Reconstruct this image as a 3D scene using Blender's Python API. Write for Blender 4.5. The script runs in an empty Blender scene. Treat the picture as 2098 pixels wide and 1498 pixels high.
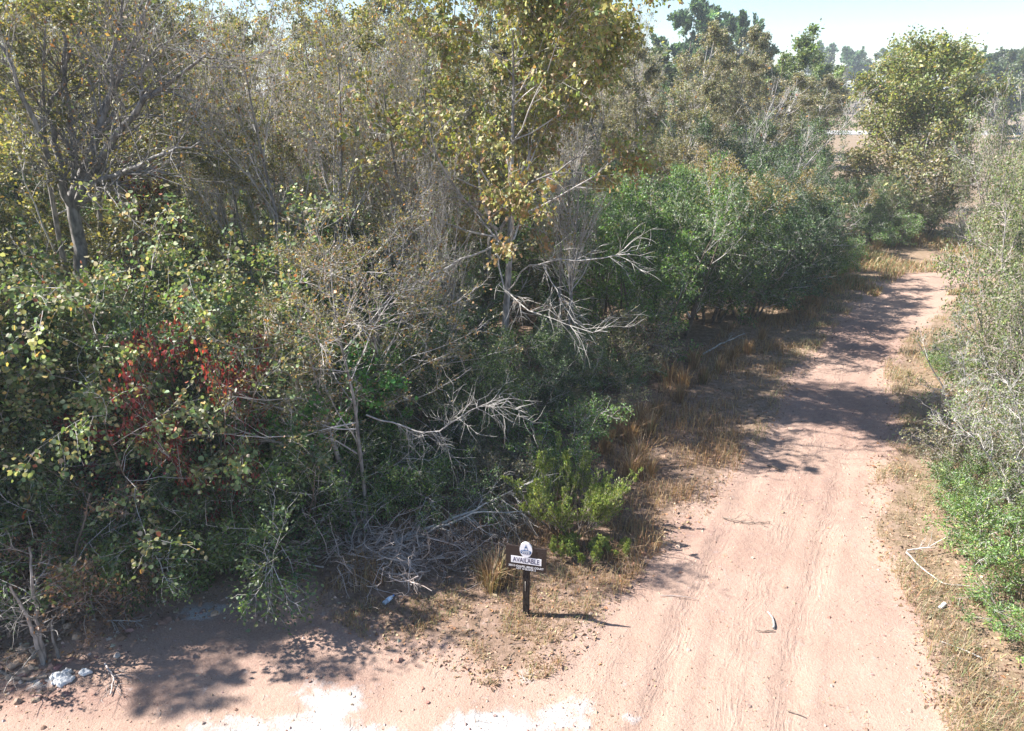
import bpy, math
import numpy as np
from mathutils import Vector, Matrix

S = bpy.context.scene
COL = S.collection
PI = math.pi
RAD = math.radians

# ------------------------------------------------------------------ camera, sky, sun, exposure
CAM_H = 7.5
PITCH = RAD(20.97)
FOC = 1498.0                      # focal length in photograph pixels
PW, PH = 2098.0, 1498.0
cam_d = bpy.data.cameras.new('camera')
cam_d.sensor_fit = 'HORIZONTAL'
cam_d.sensor_width = 36.0
cam_d.lens = 36.0 * FOC / PW
cam_d.clip_start = 0.1
cam_d.clip_end = 6000
cam = bpy.data.objects.new('camera', cam_d)
cam.location = (0, 0, CAM_H)
cam.rotation_euler = (PI / 2 - PITCH, 0, 0)
COL.objects.link(cam)
S.camera = cam

SUN_EL = RAD(45.0)
SUN_DIR = np.array([-1.0, 0.10, 0.0]); SUN_DIR /= np.linalg.norm(SUN_DIR)
world = bpy.data.worlds.new('World')
S.world = world
world.use_nodes = True
wn = world.node_tree
bg = wn.nodes['Background']
sky = wn.nodes.new('ShaderNodeTexSky')
sky.sky_type = 'NISHITA'
sky.sun_disc = False
sky.sun_elevation = SUN_EL
sky.sun_rotation = math.atan2(SUN_DIR[0], SUN_DIR[1])
sky.altitude = 50
sky.air_density = 1.0
sky.dust_density = 0.05
sky.ozone_density = 3.6
wn.links.new(sky.outputs[0], bg.inputs[0])
bg.inputs[1].default_value = 0.07

sun_d = bpy.data.lights.new('sun', 'SUN')
sun_d.energy = 5.0
sun_d.angle = RAD(0.6)
sun_d.color = (1.0, 0.96, 0.91)
sun = bpy.data.objects.new('sun', sun_d)
sv = Vector((SUN_DIR[0] * math.cos(SUN_EL), SUN_DIR[1] * math.cos(SUN_EL), math.sin(SUN_EL)))
sun.rotation_euler = sv.to_track_quat('Z', 'Y').to_euler()
sun.location = (-20, 0, 30)
COL.objects.link(sun)

S.view_settings.view_transform = 'Standard'
S.view_settings.look = 'None'
S.view_settings.gamma = 1.0
S.view_settings.use_curve_mapping = False
S.view_settings.exposure = 1.6
S.render.engine = 'CYCLES'
S.cycles.max_bounces = 7
S.cycles.diffuse_bounces = 4
S.cycles.transmission_bounces = 5
S.cycles.use_denoising = True

# ------------------------------------------------------------------ picture <-> place
sp, cp = math.sin(PITCH), math.cos(PITCH)

def ray(px, py):
    x = (px - PW / 2) / FOC
    y = (PH / 2 - py) / FOC
    return np.array([x, cp + y * sp, -sp + y * cp])

def gp(px, py, z=0.0):
    r = ray(px, py)
    t = (z - CAM_H) / r[2]
    return np.array([r[0] * t, r[1] * t])

def at(px, py, Y):
    r = ray(px, py)
    t = Y / r[1]
    return np.array([r[0] * t, Y, CAM_H + r[2] * t])

# ------------------------------------------------------------------ noise
def vnoise(x, y, seed=0):
    xi = np.floor(x).astype(np.int64); yi = np.floor(y).astype(np.int64)
    xf = x - xi; yf = y - yi
    xf = xf * xf * (3 - 2 * xf); yf = yf * yf * (3 - 2 * yf)
    def h(a, b):
        n = (a * 374761393 + b * 668265263 + seed * 974711) & 0x7fffffff
        n = ((n ^ (n >> 13)) * 1274126177) & 0x7fffffff
        return ((n ^ (n >> 16)) & 0xffff) / 65535.0
    a = h(xi, yi) * (1 - xf) + h(xi + 1, yi) * xf
    b = h(xi, yi + 1) * (1 - xf) + h(xi + 1, yi + 1) * xf
    return a * (1 - yf) + b * yf

def fbm(x, y, o=4, seed=0):
    s = 0; a = 0.5
    for k in range(o):
        s = s + a * vnoise(x * 2 ** k, y * 2 ** k, seed + k); a *= 0.5
    return s

# ------------------------------------------------------------------ layout of the clearing
BARE_PX = [(-250, 1400), (0, 1370), (110, 1355), (200, 1295), (270, 1240), (330, 1222), (480, 1205), (620, 1212), (700, 1262),
           (780, 1305), (900, 1335), (1000, 1385), (1110, 1370), (1190, 1300), (1250, 1225), (1310, 1150), (1390, 1085), (1450, 1030),
           (1500, 960), (1560, 890), (1610, 800), (1650, 740), (1700, 680), (1745, 632), (1785, 585), (1835, 555),
           (1950, 548), (2090, 545), (2160, 590), (1990, 595), (1925, 640), (1870, 690), (1820, 750), (1815, 800), (1850, 850), (1830, 900),
           (1805, 950), (1800, 1050), (1812, 1130), (1860, 1220), (1900, 1300), (1920, 1400), (1945, 1498), (1990, 1700)]
BARE = [tuple(gp(*p)) for p in BARE_PX] + [(12.0, -14.0), (-14.0, -14.0), (-12.0, 6.5)]
BARE = np.array(BARE)

def poly_sd(pts, poly):
    """signed distance, positive inside"""
    n = len(pts)
    d = np.full(n, 1e9); ins = np.zeros(n, bool)
    for i in range(len(poly)):
        a = poly[i]; b = poly[(i + 1) % len(poly)]
        e = b - a; w = pts - a
        t = np.clip((w @ e) / (e @ e), 0, 1)
        d = np.minimum(d, np.linalg.norm(w - t[:, None] * e, axis=1))
        c = (a[1] > pts[:, 1]) != (b[1] > pts[:, 1])
        if abs(e[1]) > 1e-9:
            xx = a[0] + (pts[:, 1] - a[1]) / e[1] * e[0]
            ins ^= c & (pts[:, 0] < xx)
    return np.where(ins, d, -d)

TRACK_PX = [(1400, 1700), (1470, 1498), (1510, 1300), (1570, 1150), (1625, 1000), (1685, 850), (1725, 750), (1790, 640), (1850, 590), (1930, 567), (2090, 562)]
TRACK = np.array([(gp(1400, 1700)[0] - 3.2, -12.0)] + [tuple(gp(*p)) for p in TRACK_PX])

def track_uv(pts):
    n = len(pts); best = np.full(n, 1e9); u = np.zeros(n); v = np.zeros(n); acc = 0
    for i in range(len(TRACK) - 1):
        a, b = TRACK[i], TRACK[i + 1]; e = b - a; L = np.linalg.norm(e); w = pts - a
        t = np.clip((w @ e) / (L * L), 0, 1); q = w - t[:, None] * e
        d = np.linalg.norm(q, axis=1)
        m = d < best
        sgn = np.sign(e[0] * w[:, 1] - e[1] * w[:, 0])
        u = np.where(m, -sgn * d, u); v = np.where(m, acc + t * L, v); best = np.minimum(best, d); acc += L
    return u, v

def height(x, y, sd=None, u=None):
    pts = np.stack([x, y], 1)
    if sd is None: sd = poly_sd(pts, BARE)
    if u is None: u = track_uv(pts)[0]
    near = np.clip((60 - y) / 30, 0, 1) * np.clip((60 - np.abs(x)) / 30, 0, 1)
    h = (fbm(x * 0.35, y * 0.35, 3, 3) - 0.45) * 0.16
    h += (fbm(x * 1.9, y * 1.9, 4, 9) - 0.45) * np.where(sd > 0.3, 0.035, 0.085)
    inside = np.clip(sd / 0.4, 0, 1)
    for uc in (-0.78, 0.78):
        h -= 0.035 * np.exp(-((u - uc) / 0.17) ** 2) * inside * (.4 + 1.2 * fbm(x * .6, y * .6, 2, 14))
        h += 0.022 * np.exp(-((np.abs(u - uc) - 0.3) / 0.1) ** 2) * inside * fbm(x * .9, y * .9, 2, 15) * 1.8
    h += 0.07 * np.exp(-((sd + 0.15) / 0.3) ** 2) * (0.3 + fbm(x * 1.3, y * 1.3, 2, 5))     # windrow of pushed earth at the edge
    h += 0.05 * np.clip(-sd, 0, 1)
    return h * near

def hz(x, y):
    return float(height(np.array([float(x)]), np.array([float(y)]))[0])

# ------------------------------------------------------------------ properties
def tag(o, label, cat, group=None, kind=None):
    o['label'] = label; o['category'] = cat
    if group: o['group'] = group
    if kind: o['kind'] = kind
    return o

def stuff(o, label=None, cat=None):
    o['kind'] = 'stuff'
    if label: o['label'] = label
    if cat: o['category'] = cat
    return o

def empty(name, loc, rz=0.0, sc=(1, 1, 1)):
    o = bpy.data.objects.new(name, None)
    o.location = loc; o.rotation_euler = (0, 0, rz); o.scale = sc
    o.empty_display_size = 0.2
    COL.objects.link(o)
    return o

def link(name, me, parent=None, loc=None):
    o = bpy.data.objects.new(name, me)
    COL.objects.link(o)
    if parent is not None: o.parent = parent
    if loc is not None: o.location = loc
    return o

# ------------------------------------------------------------------ mesh builder
class MB:
    def __init__(s):
        s.v = []; s.t = []; s.q = []; s.c = []; s.n = 0; s.has_c = False
    def add(s, v, tris=None, quads=None, col=None):
        v = np.asarray(v, np.float32).reshape(-1, 3)
        if tris is not None and len(tris): s.t.append(np.asarray(tris, np.int64).reshape(-1, 3) + s.n)
        if quads is not None and len(quads): s.q.append(np.asarray(quads, np.int64).reshape(-1, 4) + s.n)
        if col is not None:
            s.has_c = True
            s.c.append(np.asarray(col, np.float32).reshape(-1, 3))
        else:
            s.c.append(np.full((len(v), 3), 0.3, np.float32))
        s.v.append(v); s.n += len(v)
    def mesh(s, name, mat, smooth=True):
        me = bpy.data.meshes.new(name)
        v = np.concatenate(s.v) if s.v else np.zeros((0, 3), np.float32)
        t = np.concatenate(s.t) if s.t else np.zeros((0, 3), np.int64)
        q = np.concatenate(s.q) if s.q else np.zeros((0, 4), np.int64)
        nl = len(t) * 3 + len(q) * 4
        me.vertices.add(len(v)); me.loops.add(nl); me.polygons.add(len(t) + len(q))
        me.vertices.foreach_set('co', v.ravel())
        me.loops.foreach_set('vertex_index', np.concatenate([t.ravel(), q.ravel()]).astype(np.int32))
        ls = np.concatenate([np.arange(len(t)) * 3, len(t) * 3 + np.arange(len(q)) * 4]).astype(np.int32)
        me.polygons.foreach_set('loop_start', ls)
        me.polygons.foreach_set('use_smooth', np.full(len(ls), smooth))
        me.update(calc_edges=True)
        if s.has_c:
            c = np.concatenate(s.c)
            a = me.attributes.new('leaf_colour', 'FLOAT_COLOR', 'POINT')
            a.data.foreach_set('color', np.concatenate([c, np.ones((len(c), 1), np.float32)], 1).ravel())
        me.materials.append(mat)
        return me

def unit(v):
    return v / (np.linalg.norm(v, axis=-1, keepdims=True) + 1e-9)

def tubes(mb, P, R, sides, cap=True, col=None):
    B, K, _ = P.shape
    if B == 0: return
    T = np.empty_like(P)
    T[:, 1:-1] = P[:, 2:] - P[:, :-2]; T[:, 0] = P[:, 1] - P[:, 0]; T[:, -1] = P[:, -1] - P[:, -2]
    T = unit(T)
    m = unit(P[:, -1] - P[:, 0])
    ref = np.where(np.abs(m[:, 2:3]) > 0.8, np.array([[1.0, 0, 0]]), np.array([[0, 0, 1.0]]))
    U = unit(np.cross(T, ref[:, None, :])); V = np.cross(T, U)
    a = np.linspace(0, 2 * PI, sides, endpoint=False)
    ring = U[:, :, None, :] * np.cos(a)[None, None, :, None] + V[:, :, None, :] * np.sin(a)[None, None, :, None]
    v = P[:, :, None, :] + ring * R[:, :, None, None]
    base = (np.arange(B) * K * sides)[:, None, None]
    k = (np.arange(K - 1) * sides)[None, :, None]
    s0 = np.arange(sides)[None, None, :]; s1 = (s0 + 1) % sides
    q = np.stack([base + k + s0, base + k + s1, base + k + sides + s1, base + k + sides + s0], -1).reshape(-1, 4)
    c = None
    if col is not None: c = np.repeat(col, K * sides, axis=0)
    mb.add(v.reshape(-1, 3), quads=q, col=c)

def grow(rng, start, d0, L, r0, K, wob, up=0.0, tip=0.25):
    B = len(start)
    P = np.zeros((B, K, 3)); P[:, 0] = start
    d = unit(d0)
    for k in range(1, K):
        d = d + rng.normal(0, wob, (B, 3)); d[:, 2] += up
        d = unit(d)
        P[:, k] = P[:, k - 1] + d * (L / (K - 1))[:, None]
    R = r0[:, None] * (1 - (1 - tip) * np.linspace(0, 1, K))[None, :]
    return P, R

def sample(P, R, idx, t):
    K = P.shape[1]
    f = np.clip(t, 0, 0.999) * (K - 1); i = np.floor(f).astype(int); a = (f - i)[:, None]
    p0 = P[idx, i]; p1 = P[idx, i + 1]
    return p0 * (1 - a) + p1 * a, unit(p1 - p0), R[idx, i] * (1 - a[:, 0]) + R[idx, i + 1] * a[:, 0]

def shoots(rng, P, R, n, t0, t1, ang, angj=0.2):
    B = len(P)
    idx = np.repeat(np.arange(B), n)
    t = rng.uniform(t0, t1, len(idx))
    pos, tan, r = sample(P, R, idx, t)
    rv = rng.normal(size=(len(idx), 3))
    perp = unit(np.cross(tan, rv))
    a = ang + rng.normal(0, angj, len(idx))
    d = tan * np.cos(a)[:, None] + perp * np.sin(a)[:, None]
    return idx, t, pos, d, r

# leaf outlines: (along, across, lift)
def tmpl(kind):
    if kind == 'fold':
        return np.array([(0, 0, 0), (0.5, -0.3, 0.1), (1, 0, -0.05), (0.5, 0.3, 0.1)]), np.array([(0, 1, 2), (0, 2, 3)])
    if kind == 'round':
        return np.array([(0, 0, 0), (0.3, -0.42, 0.08), (0.72, -0.36, 0.05), (1, 0, -0.1), (0.72, 0.36, 0.05), (0.3, 0.42, 0.08)]), \
            np.array([(0, 1, 2), (0, 2, 3), (0, 3, 4), (0, 4, 5)])
    if kind == 'lobed':
        p = [(0, 0, 0), (0.2, -0.5, -0.08), (0.46, -0.24, 0.03), (0.72, -0.3, -0.03), (1, 0, -0.14), (0.72, 0.3, -0.03), (0.46, 0.24, 0.03), (0.2, 0.5, -0.08)]
        c = len(p); p.append((0.38, 0, 0.08))
        return np.array(p), np.array([(c, i, (i + 1) % 8) for i in range(8)])
    if kind == 'needle':
        return np.array([(0, 0, 0), (0.6, -0.22, 0.15), (1, 0.05, 0.0), (0.55, 0.25, -0.15), (0.95, -0.3, 0.2), (0.9, 0.35, -0.2)]), \
            np.array([(0, 1, 4), (0, 2, 1), (0, 5, 3), (0, 3, 2)])
    if kind == 'blade':
        return np.array([(0, -0.05, 0), (0, 0.05, 0), (0.55, 0.04, 0.05), (0.55, -0.04, 0.05), (1, 0, -0.1)]), np.array([(0, 1, 2), (0, 2, 3), (3, 2, 4)])

def leaves(mb, pos, size, along, nrm, kind, col):
    T, F = tmpl(kind)
    along = unit(along)
    side = unit(np.cross(nrm, along)); n = np.cross(along, side)
    s = size[:, None, None]
    v = pos[:, None, :] + s * (T[None, :, 0:1] * along[:, None] + T[None, :, 1:2] * side[:, None] + T[None, :, 2:3] * n[:, None])
    M = len(T)
    f = (F[None] + (np.arange(len(pos)) * M)[:, None, None]).reshape(-1, 3)
    mb.add(v.reshape(-1, 3), tris=f, col=np.repeat(col, M, axis=0))

def pick(rng, pal, n, jit=0.18):
    w = np.array([p[3] if len(p) > 3 else 1.0 for p in pal]); w = w / w.sum()
    c = np.array([p[:3] for p in pal])[rng.choice(len(pal), n, p=w)]
    return np.clip(c * np.exp(rng.normal(0, jit, (n, 1))) * np.exp(rng.normal(0, 0.06, (n, 3))), 0.005, 0.9)

# ------------------------------------------------------------------ materials
def new_mat(name):
    m = bpy.data.materials.new(name); m.use_nodes = True
    nt = m.node_tree; nt.nodes.clear()
    out = nt.nodes.new('ShaderNodeOutputMaterial')
    return m, nt, out

def leaf_mat(name, trans=0.38, gloss=0.07, rough=0.42, vary=0.35):
    m, nt, out = new_mat(name); N = nt.nodes.new; L = nt.links.new
    at_ = N('ShaderNodeAttribute'); at_.attribute_name = 'leaf_colour'
    oi = N('ShaderNodeObjectInfo')
    mr = N('ShaderNodeMapRange'); mr.inputs['To Min'].default_value = 1 - vary / 2; mr.inputs['To Max'].default_value = 1 + vary / 2
    L(oi.outputs['Random'], mr.inputs['Value'])
    hs = N('ShaderNodeHueSaturation'); L(at_.outputs['Color'], hs.inputs['Color']); L(mr.outputs[0], hs.inputs['Value'])
    d = N('ShaderNodeBsdfDiffuse'); t = N('ShaderNodeBsdfTranslucent'); g = N('ShaderNodeBsdfGlossy')
    g.inputs['Roughness'].default_value = rough; g.inputs['Color'].default_value = (1, 1, 1, 1)
    mul = N('ShaderNodeMixRGB'); mul.blend_type = 'MULTIPLY'; mul.inputs[0].default_value = 1; mul.inputs[2].default_value = (1.35, 1.3, 0.7, 1)
    L(hs.outputs[0], d.inputs['Color']); L(hs.outputs[0], mul.inputs[1]); L(mul.outputs[0], t.inputs['Color'])
    m1 = N('ShaderNodeMixShader'); m1.inputs[0].default_value = trans
    L(d.outputs[0], m1.inputs[1]); L(t.outputs[0], m1.inputs[2])
    m2 = N('ShaderNodeMixShader'); m2.inputs[0].default_value = gloss
    L(m1.outputs[0], m2.inputs[1]); L(g.outputs[0], m2.inputs[2]); L(m2.outputs[0], out.inputs[0])
    return m

def bark_mat(name, c1, c2, scale=14.0, bump=0.4):
    m, nt, out = new_mat(name); N = nt.nodes.new; L = nt.links.new
    tc = N('ShaderNodeTexCoord')
    mp = N('ShaderNodeMapping'); mp.inputs['Scale'].default_value = (1, 1, 0.35); L(tc.outputs['Object'], mp.inputs[0])
    nz = N('ShaderNodeTexNoise'); nz.inputs['Scale'].default_value = scale; nz.inputs['Detail'].default_value = 5; L(mp.outputs[0], nz.inputs['Vector'])
    cr = N('ShaderNodeValToRGB'); cr.color_ramp.elements[0].position = 0.36; cr.color_ramp.elements[1].position = 0.64
    cr.color_ramp.elements[0].color = (*c1, 1); cr.color_ramp.elements[1].color = (*c2, 1); L(nz.outputs[0], cr.inputs[0])
    oi = N('ShaderNodeObjectInfo'); mr = N('ShaderNodeMapRange'); mr.inputs['To Min'].default_value = 0.82; mr.inputs['To Max'].default_value = 1.18
    L(oi.outputs['Random'], mr.inputs['Value'])
    hs = N('ShaderNodeHueSaturation'); L(cr.outputs[0], hs.inputs['Color']); L(mr.outputs[0], hs.inputs['Value'])
    bp = N('ShaderNodeBump'); bp.inputs['Strength'].default_value = bump; bp.inputs['Distance'].default_value = 0.02; L(nz.outputs[0], bp.inputs['Height'])
    b = N('ShaderNodeBsdfPrincipled'); b.inputs['Roughness'].default_value = 0.85; b.inputs['Specular IOR Level'].default_value = 0.25
    L(hs.outputs[0], b.inputs['Base Color']); L(bp.outputs[0], b.inputs['Normal']); L(b.outputs[0], out.inputs[0])
    return m

def plain_mat(name, c, rough=0.6, noise=0.15, scale=30, spec=0.3):
    m, nt, out = new_mat(name); N = nt.nodes.new; L = nt.links.new
    tc = N('ShaderNodeTexCoord'); nz = N('ShaderNodeTexNoise'); nz.inputs['Scale'].default_value = scale; nz.inputs['Detail'].default_value = 4
    L(tc.outputs['Object'], nz.inputs['Vector'])
    cr = N('ShaderNodeValToRGB'); cr.color_ramp.elements[0].position = 0.3; cr.color_ramp.elements[1].position = 0.7
    cr.color_ramp.elements[0].color = (*[x * (1 - noise) for x in c], 1); cr.color_ramp.elements[1].color = (*[min(x * (1 + noise), 0.95) for x in c], 1)
    L(nz.outputs[0], cr.inputs[0])
    b = N('ShaderNodeBsdfPrincipled'); b.inputs['Roughness'].default_value = rough; b.inputs['Specular IOR Level'].default_value = spec
    L(cr.outputs[0], b.inputs['Base Color']); L(b.outputs[0], out.inputs[0])
    return m

M_LEAF = leaf_mat('leaf', 0.46, 0.05, 0.55)
M_GLOSSLEAF = leaf_mat('glossy_leaf', 0.40, 0.045, 0.6)
M_FEATHER = leaf_mat('feathery_leaf', 0.45, 0.03, 0.5)
M_GRASS = leaf_mat('grass_blade', 0.35, 0.03, 0.6)
M_LITTER = leaf_mat('dead_leaf', 0.1, 0.03, 0.7)
M_GREY = bark_mat('grey_bark', (0.13, 0.12, 0.11), (0.34, 0.315, 0.29))
M_BROWN = bark_mat('brown_bark', (0.09, 0.07, 0.055), (0.24, 0.19, 0.15))
M_TWIG = bark_mat('twig_bark', (0.38, 0.35, 0.325), (0.60, 0.56, 0.525), 5, 0.1)
M_TWIGB = bark_mat('brown_twig_bark', (0.30, 0.245, 0.215), (0.50, 0.425, 0.38), 5, 0.1)
M_DEAD = bark_mat('bleached_wood', (0.26, 0.24, 0.22), (0.50, 0.47, 0.43), 9, 0.3)

# ------------------------------------------------------------------ palettes (surface reflectance of leaves)
OLIVE = [(.16, .17, .055, 4), (.21, .20, .07, 4), (.28, .24, .09, 3), (.11, .14, .045, 3), (.30, .20, .08, .7), (.34, .29, .11, 1)]
TAN = [(.23, .205, .125, 4), (.19, .185, .095, 3), (.15, .165, .07, 3), (.27, .20, .115, 1), (.34, .30, .19, 1)]
ORANGE = [(.32, .15, .05, 3), (.36, .20, .07, 3), (.22, .17, .06, 3), (.15, .14, .05, 2), (.38, .10, .04, 1)]
MAPLE = [(.22, .25, .055, 5), (.30, .29, .08, 4), (.36, .31, .12, 3), (.38, .24, .11, 1.6), (.15, .20, .05, 2.5), (.40, .35, .19, 1)]
YAUPON = [(.065, .13, .036, 4), (.09, .165, .04, 4), (.13, .20, .05, 3), (.17, .21, .065, 2), (.045, .09, .03, 2)]
YAUPON_L = [(.10, .20, .042, 4), (.14, .25, .052, 4), (.19, .27, .065, 2), (.08, .155, .038, 3), (.23, .22, .07, .6)]
DARKG = [(.045, .09, .032, 4), (.065, .12, .04, 4), (.09, .15, .048, 2), (.12, .15, .06, 1)]
RED = [(.21, .026, .026, 4), (.29, .036, .03, 2.5), (.15, .025, .022, 3), (.13, .08, .035, 2), (.06, .10, .035, 5), (.30, .10, .05, .8)]
VINE = [(.09, .15, .05, 4), (.13, .18, .065, 4), (.18, .21, .085, 3), (.36, .26, .09, 1.0), (.25, .25, .13, 2), (.32, .29, .18, 1.2), (.30, .10, .05, .3)]
VIVID = [(.06, .19, .03, 4), (.09, .24, .04, 3), (.05, .13, .03, 3), (.16, .26, .05, 1)]
BACCH = [(.24, .31, .075, 4), (.30, .35, .10, 3), (.18, .25, .06, 3), (.36, .37, .15, 1)]
PINE = [(.11, .20, .11, 4), (.14, .24, .12, 3), (.18, .26, .13, 2), (.08, .15, .085, 2)]
RIGHTG = [(.15, .20, .055, 4), (.21, .26, .075, 3), (.10, .15, .045, 4), (.26, .26, .12, 1.5), (.28, .19, .11, 1)]
BROWNDEAD = [(.20, .11, .06, 3), (.27, .16, .09, 2), (.14, .08, .05, 3)]

# ------------------------------------------------------------------ plant generator
def plant(seed, H=10, stems=1, spread=0.1, r=0.1, K0=9, wob0=0.05, up0=0.04, base_r=0.0, stem_len=(0.85, 1.0), tip0=0.15,
          l1=None, l2=None, l3=None, leaf=None, bark=None, twig=None, extra=None):
    """l1..l3: dict(n, t0, t1, ang, len, K, wob, up, rr); len: callable(t) in metres for l1, ratio of the parent's length for l2/l3"""
    rng = np.random.default_rng(seed)
    a = rng.uniform(0, 2 * PI, stems) if stems > 1 else np.zeros(1)
    if stems > 1: a = np.linspace(0, 2 * PI, stems, endpoint=False) + rng.normal(0, 0.4, stems)
    st = np.stack([np.cos(a) * base_r, np.sin(a) * base_r, np.full(stems, -0.08)], 1)
    sdv = rng.uniform(0.4, 1.0, stems) * spread
    d = np.stack([np.cos(a) * sdv, np.sin(a) * sdv, np.ones(stems)], 1)
    Ls = H * rng.uniform(*stem_len, stems)
    P0, R0 = grow(rng, st, d, Ls, np.full(stems, r) * rng.uniform(0.75, 1.0, stems), K0, wob0, up0, tip0)
    if extra is not None:
        P0, R0 = extra(rng, P0, R0)
    mt = MB(); tubes(mt, P0, R0, 7)
    mbr = MB()
    P, R, Ln = P0, R0, np.full(len(P0), H)
    lastP, lastR = P0, R0
    allP = []
    lv = [x for x in (l1, l2, l3) if x]
    for j, s in enumerate(lv):
        idx, t, pos, dv, pr = shoots(rng, P, R, s['n'], s.get('t0', .3), s.get('t1', 1.), s.get('ang', .9), s.get('angj', .2))
        if 'flat' in s: dv[:, 2] *= s['flat']
        if j == 0: L = np.array([s['len'](x) for x in t]) * rng.uniform(.75, 1.2, len(t))
        else: L = Ln[idx] * s['len'] * (1 - 0.45 * t) * rng.uniform(.6, 1.25, len(t))
        rr = np.clip(pr * s.get('rr', .55), s.get('rmin', .004), None)
        P, R = grow(rng, pos, dv, L, rr, s.get('K', 5), s.get('wob', .15), s.get('up', .05), s.get('tip', .35))
        Ln = L
        tubes(mbr, P, R, 5 if j == 0 else (4 if j == 1 and len(lv) > 2 and s.get('thick') else 3))
        lastP, lastR = P, R
    ml = None
    if leaf:
        ml = MB()
        n = leaf['n']
        idx = rng.integers(0, len(lastP), n)
        bcol = rng.normal(0, leaf.get('clump', .2), len(lastP))
        keep = rng.uniform(0, 1, len(lastP)) < leaf.get('fill', 1.0)
        idx = idx[keep[idx]]
        n = len(idx)
        pos, tan, _ = sample(lastP, lastR, idx, rng.uniform(leaf.get('t0', .15), 1, n))
        pos = pos + rng.normal(0, leaf.get('scatter', .03), (n, 3))
        out = rng.normal(size=(n, 3))
        along = tan * leaf.get('follow', .5) + out * .6; along[:, 2] -= leaf.get('droop', .15)
        nrm = rng.normal(size=(n, 3)); nrm[:, 2] += leaf.get('flatup', .6)
        size = leaf['size'] * np.exp(rng.normal(0, .22, n))
        zmax = max(P0[:, :, 2].max(), pos[:, 2].max())
        col = pick(rng, leaf['pal'], n) * np.exp(bcol[idx])[:, None]
        if 'pal2' in leaf:          # another leaf colour low / high in the crown, by the tree's own growth
            c2 = pick(rng, leaf['pal2'], n)
            f = leaf['mix2'](pos, zmax) + rng.normal(0, .15, n)
            col = np.where((f > .5)[:, None], c2, col)
        leaves(ml, pos, size, along, nrm, leaf.get('kind', 'fold'), np.clip(col, .005, .8))
        info = (pos, size, along, nrm, col)
    else:
        info = None
    return dict(trunk=mt.mesh('trunk', bark or M_GREY), branches=mbr.mesh('branches', twig or M_TWIG) if lv else None,
                foliage=ml.mesh('foliage', leaf.get('mat', M_LEAF)) if ml else None, P0=P0, R0=R0, info=info)

PROTO = {}
def crown(W, tc=.55, s=.6):
    return lambda t: max(.35, W * .5 * math.sqrt(max(0.05, 1 - ((t - tc) / s) ** 2)))

N_PLANTS = 0
def put(proto, name, x, y, label, cat, group=None, h=1.0, w=None, rz=None, seed=0, sink=0.0):
    """one plant: an empty at its base and its own trunk, branches and foliage"""
    global N_PLANTS
    N_PLANTS += 1
    p = PROTO[proto]
    w = h if w is None else w
    rg = np.random.default_rng(7000 + N_PLANTS + seed)
    rz = rg.uniform(0, 2 * PI) if rz is None else rz
    e = empty(name, (x, y, hz(x, y) - sink), rz, (w, w, h))
    tag(e, label, cat, group)
    for part in ('trunk', 'branches', 'foliage'):
        if p[part] is not None:
            o = link(part, p[part], e)
            if part != 'trunk': o['kind'] = 'stuff'
    return e
# ------------------------------------------------------------------ ground: one grid, split where the bare track begins
def axis(a, b, step, far, grow_=1.13):
    v = [a]
    while v[-1] < b: v.append(v[-1] + step)
    s = step
    lo = [a]; 
    while lo[-1] > -far:
        s *= grow_; lo.append(lo[-1] - s)
    s = step; hi = [v[-1]]
    while hi[-1] < far:
        s *= grow_; hi.append(hi[-1] + s)
    return np.array(lo[:0:-1] + v + hi[1:])

GX = axis(-10.5, 13.0, 0.1, 900); GY = axis(4.2, 27.0, 0.11, 900)
nx, ny = len(GX), len(GY)
XX, YY = np.meshgrid(GX, GY); XX = XX.ravel(); YY = YY.ravel()
PTS = np.stack([XX, YY], 1)
SDG = poly_sd(PTS, BARE); UG, VG = track_uv(PTS)
SDW = SDG + (fbm(XX * 0.9, YY * 0.9, 4, 21) - .47) * 1.0 * np.clip(1.5 - np.abs(SDG) * .5, 0, 1)     # ragged edge
ZZ = height(XX, YY, SDG, UG)

ash = np.zeros(len(XX))
for cx, cy, rx, ry, k in [(690, 1440, 75, 62, 1), (560, 1492, 130, 34, 1), (760, 1500, 120, 34, 1), (1010, 1486, 190, 40, 1), (1160, 1472, 110, 42, 1),
                          (1070, 1386, 48, 14, .75), (800, 1600, 520, 90, 1), (110, 1392, 40, 12, .5), (1405, 1062, 40, 10, .55), (700, 1245, 60, 9, .3), (400, 1250, 90, 16, .4)]:
    c = gp(cx, cy); a = gp(cx + rx, cy)[0] - c[0]; b = (gp(cx, cy - ry)[1] - gp(cx, cy + ry)[1]) / 2
    d = np.sqrt(((XX - c[0]) / a) ** 2 + ((YY - c[1]) / b) ** 2)
    ash = np.maximum(ash, np.clip(1.35 - d, 0, 1) * k)
ash = ash * .82 + (fbm(XX * 1.7, YY * 1.7, 5, 33) - .5) * 2.3 * (ash > 0)
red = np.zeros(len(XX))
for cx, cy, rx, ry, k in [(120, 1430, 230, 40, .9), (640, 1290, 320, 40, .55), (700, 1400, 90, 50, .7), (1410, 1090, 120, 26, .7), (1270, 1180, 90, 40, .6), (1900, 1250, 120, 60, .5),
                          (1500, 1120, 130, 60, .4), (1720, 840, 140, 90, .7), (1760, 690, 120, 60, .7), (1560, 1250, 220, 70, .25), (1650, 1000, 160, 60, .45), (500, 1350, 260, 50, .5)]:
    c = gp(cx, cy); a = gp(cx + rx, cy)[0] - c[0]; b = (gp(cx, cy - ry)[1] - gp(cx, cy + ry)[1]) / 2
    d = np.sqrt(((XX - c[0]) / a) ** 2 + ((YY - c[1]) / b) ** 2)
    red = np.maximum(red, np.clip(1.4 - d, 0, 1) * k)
field = np.clip((YY - 44) / 6, 0, 1) * np.clip((XX - np.clip(.33 * YY, 12, 1e9)) / 4, 0, 1)
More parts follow.
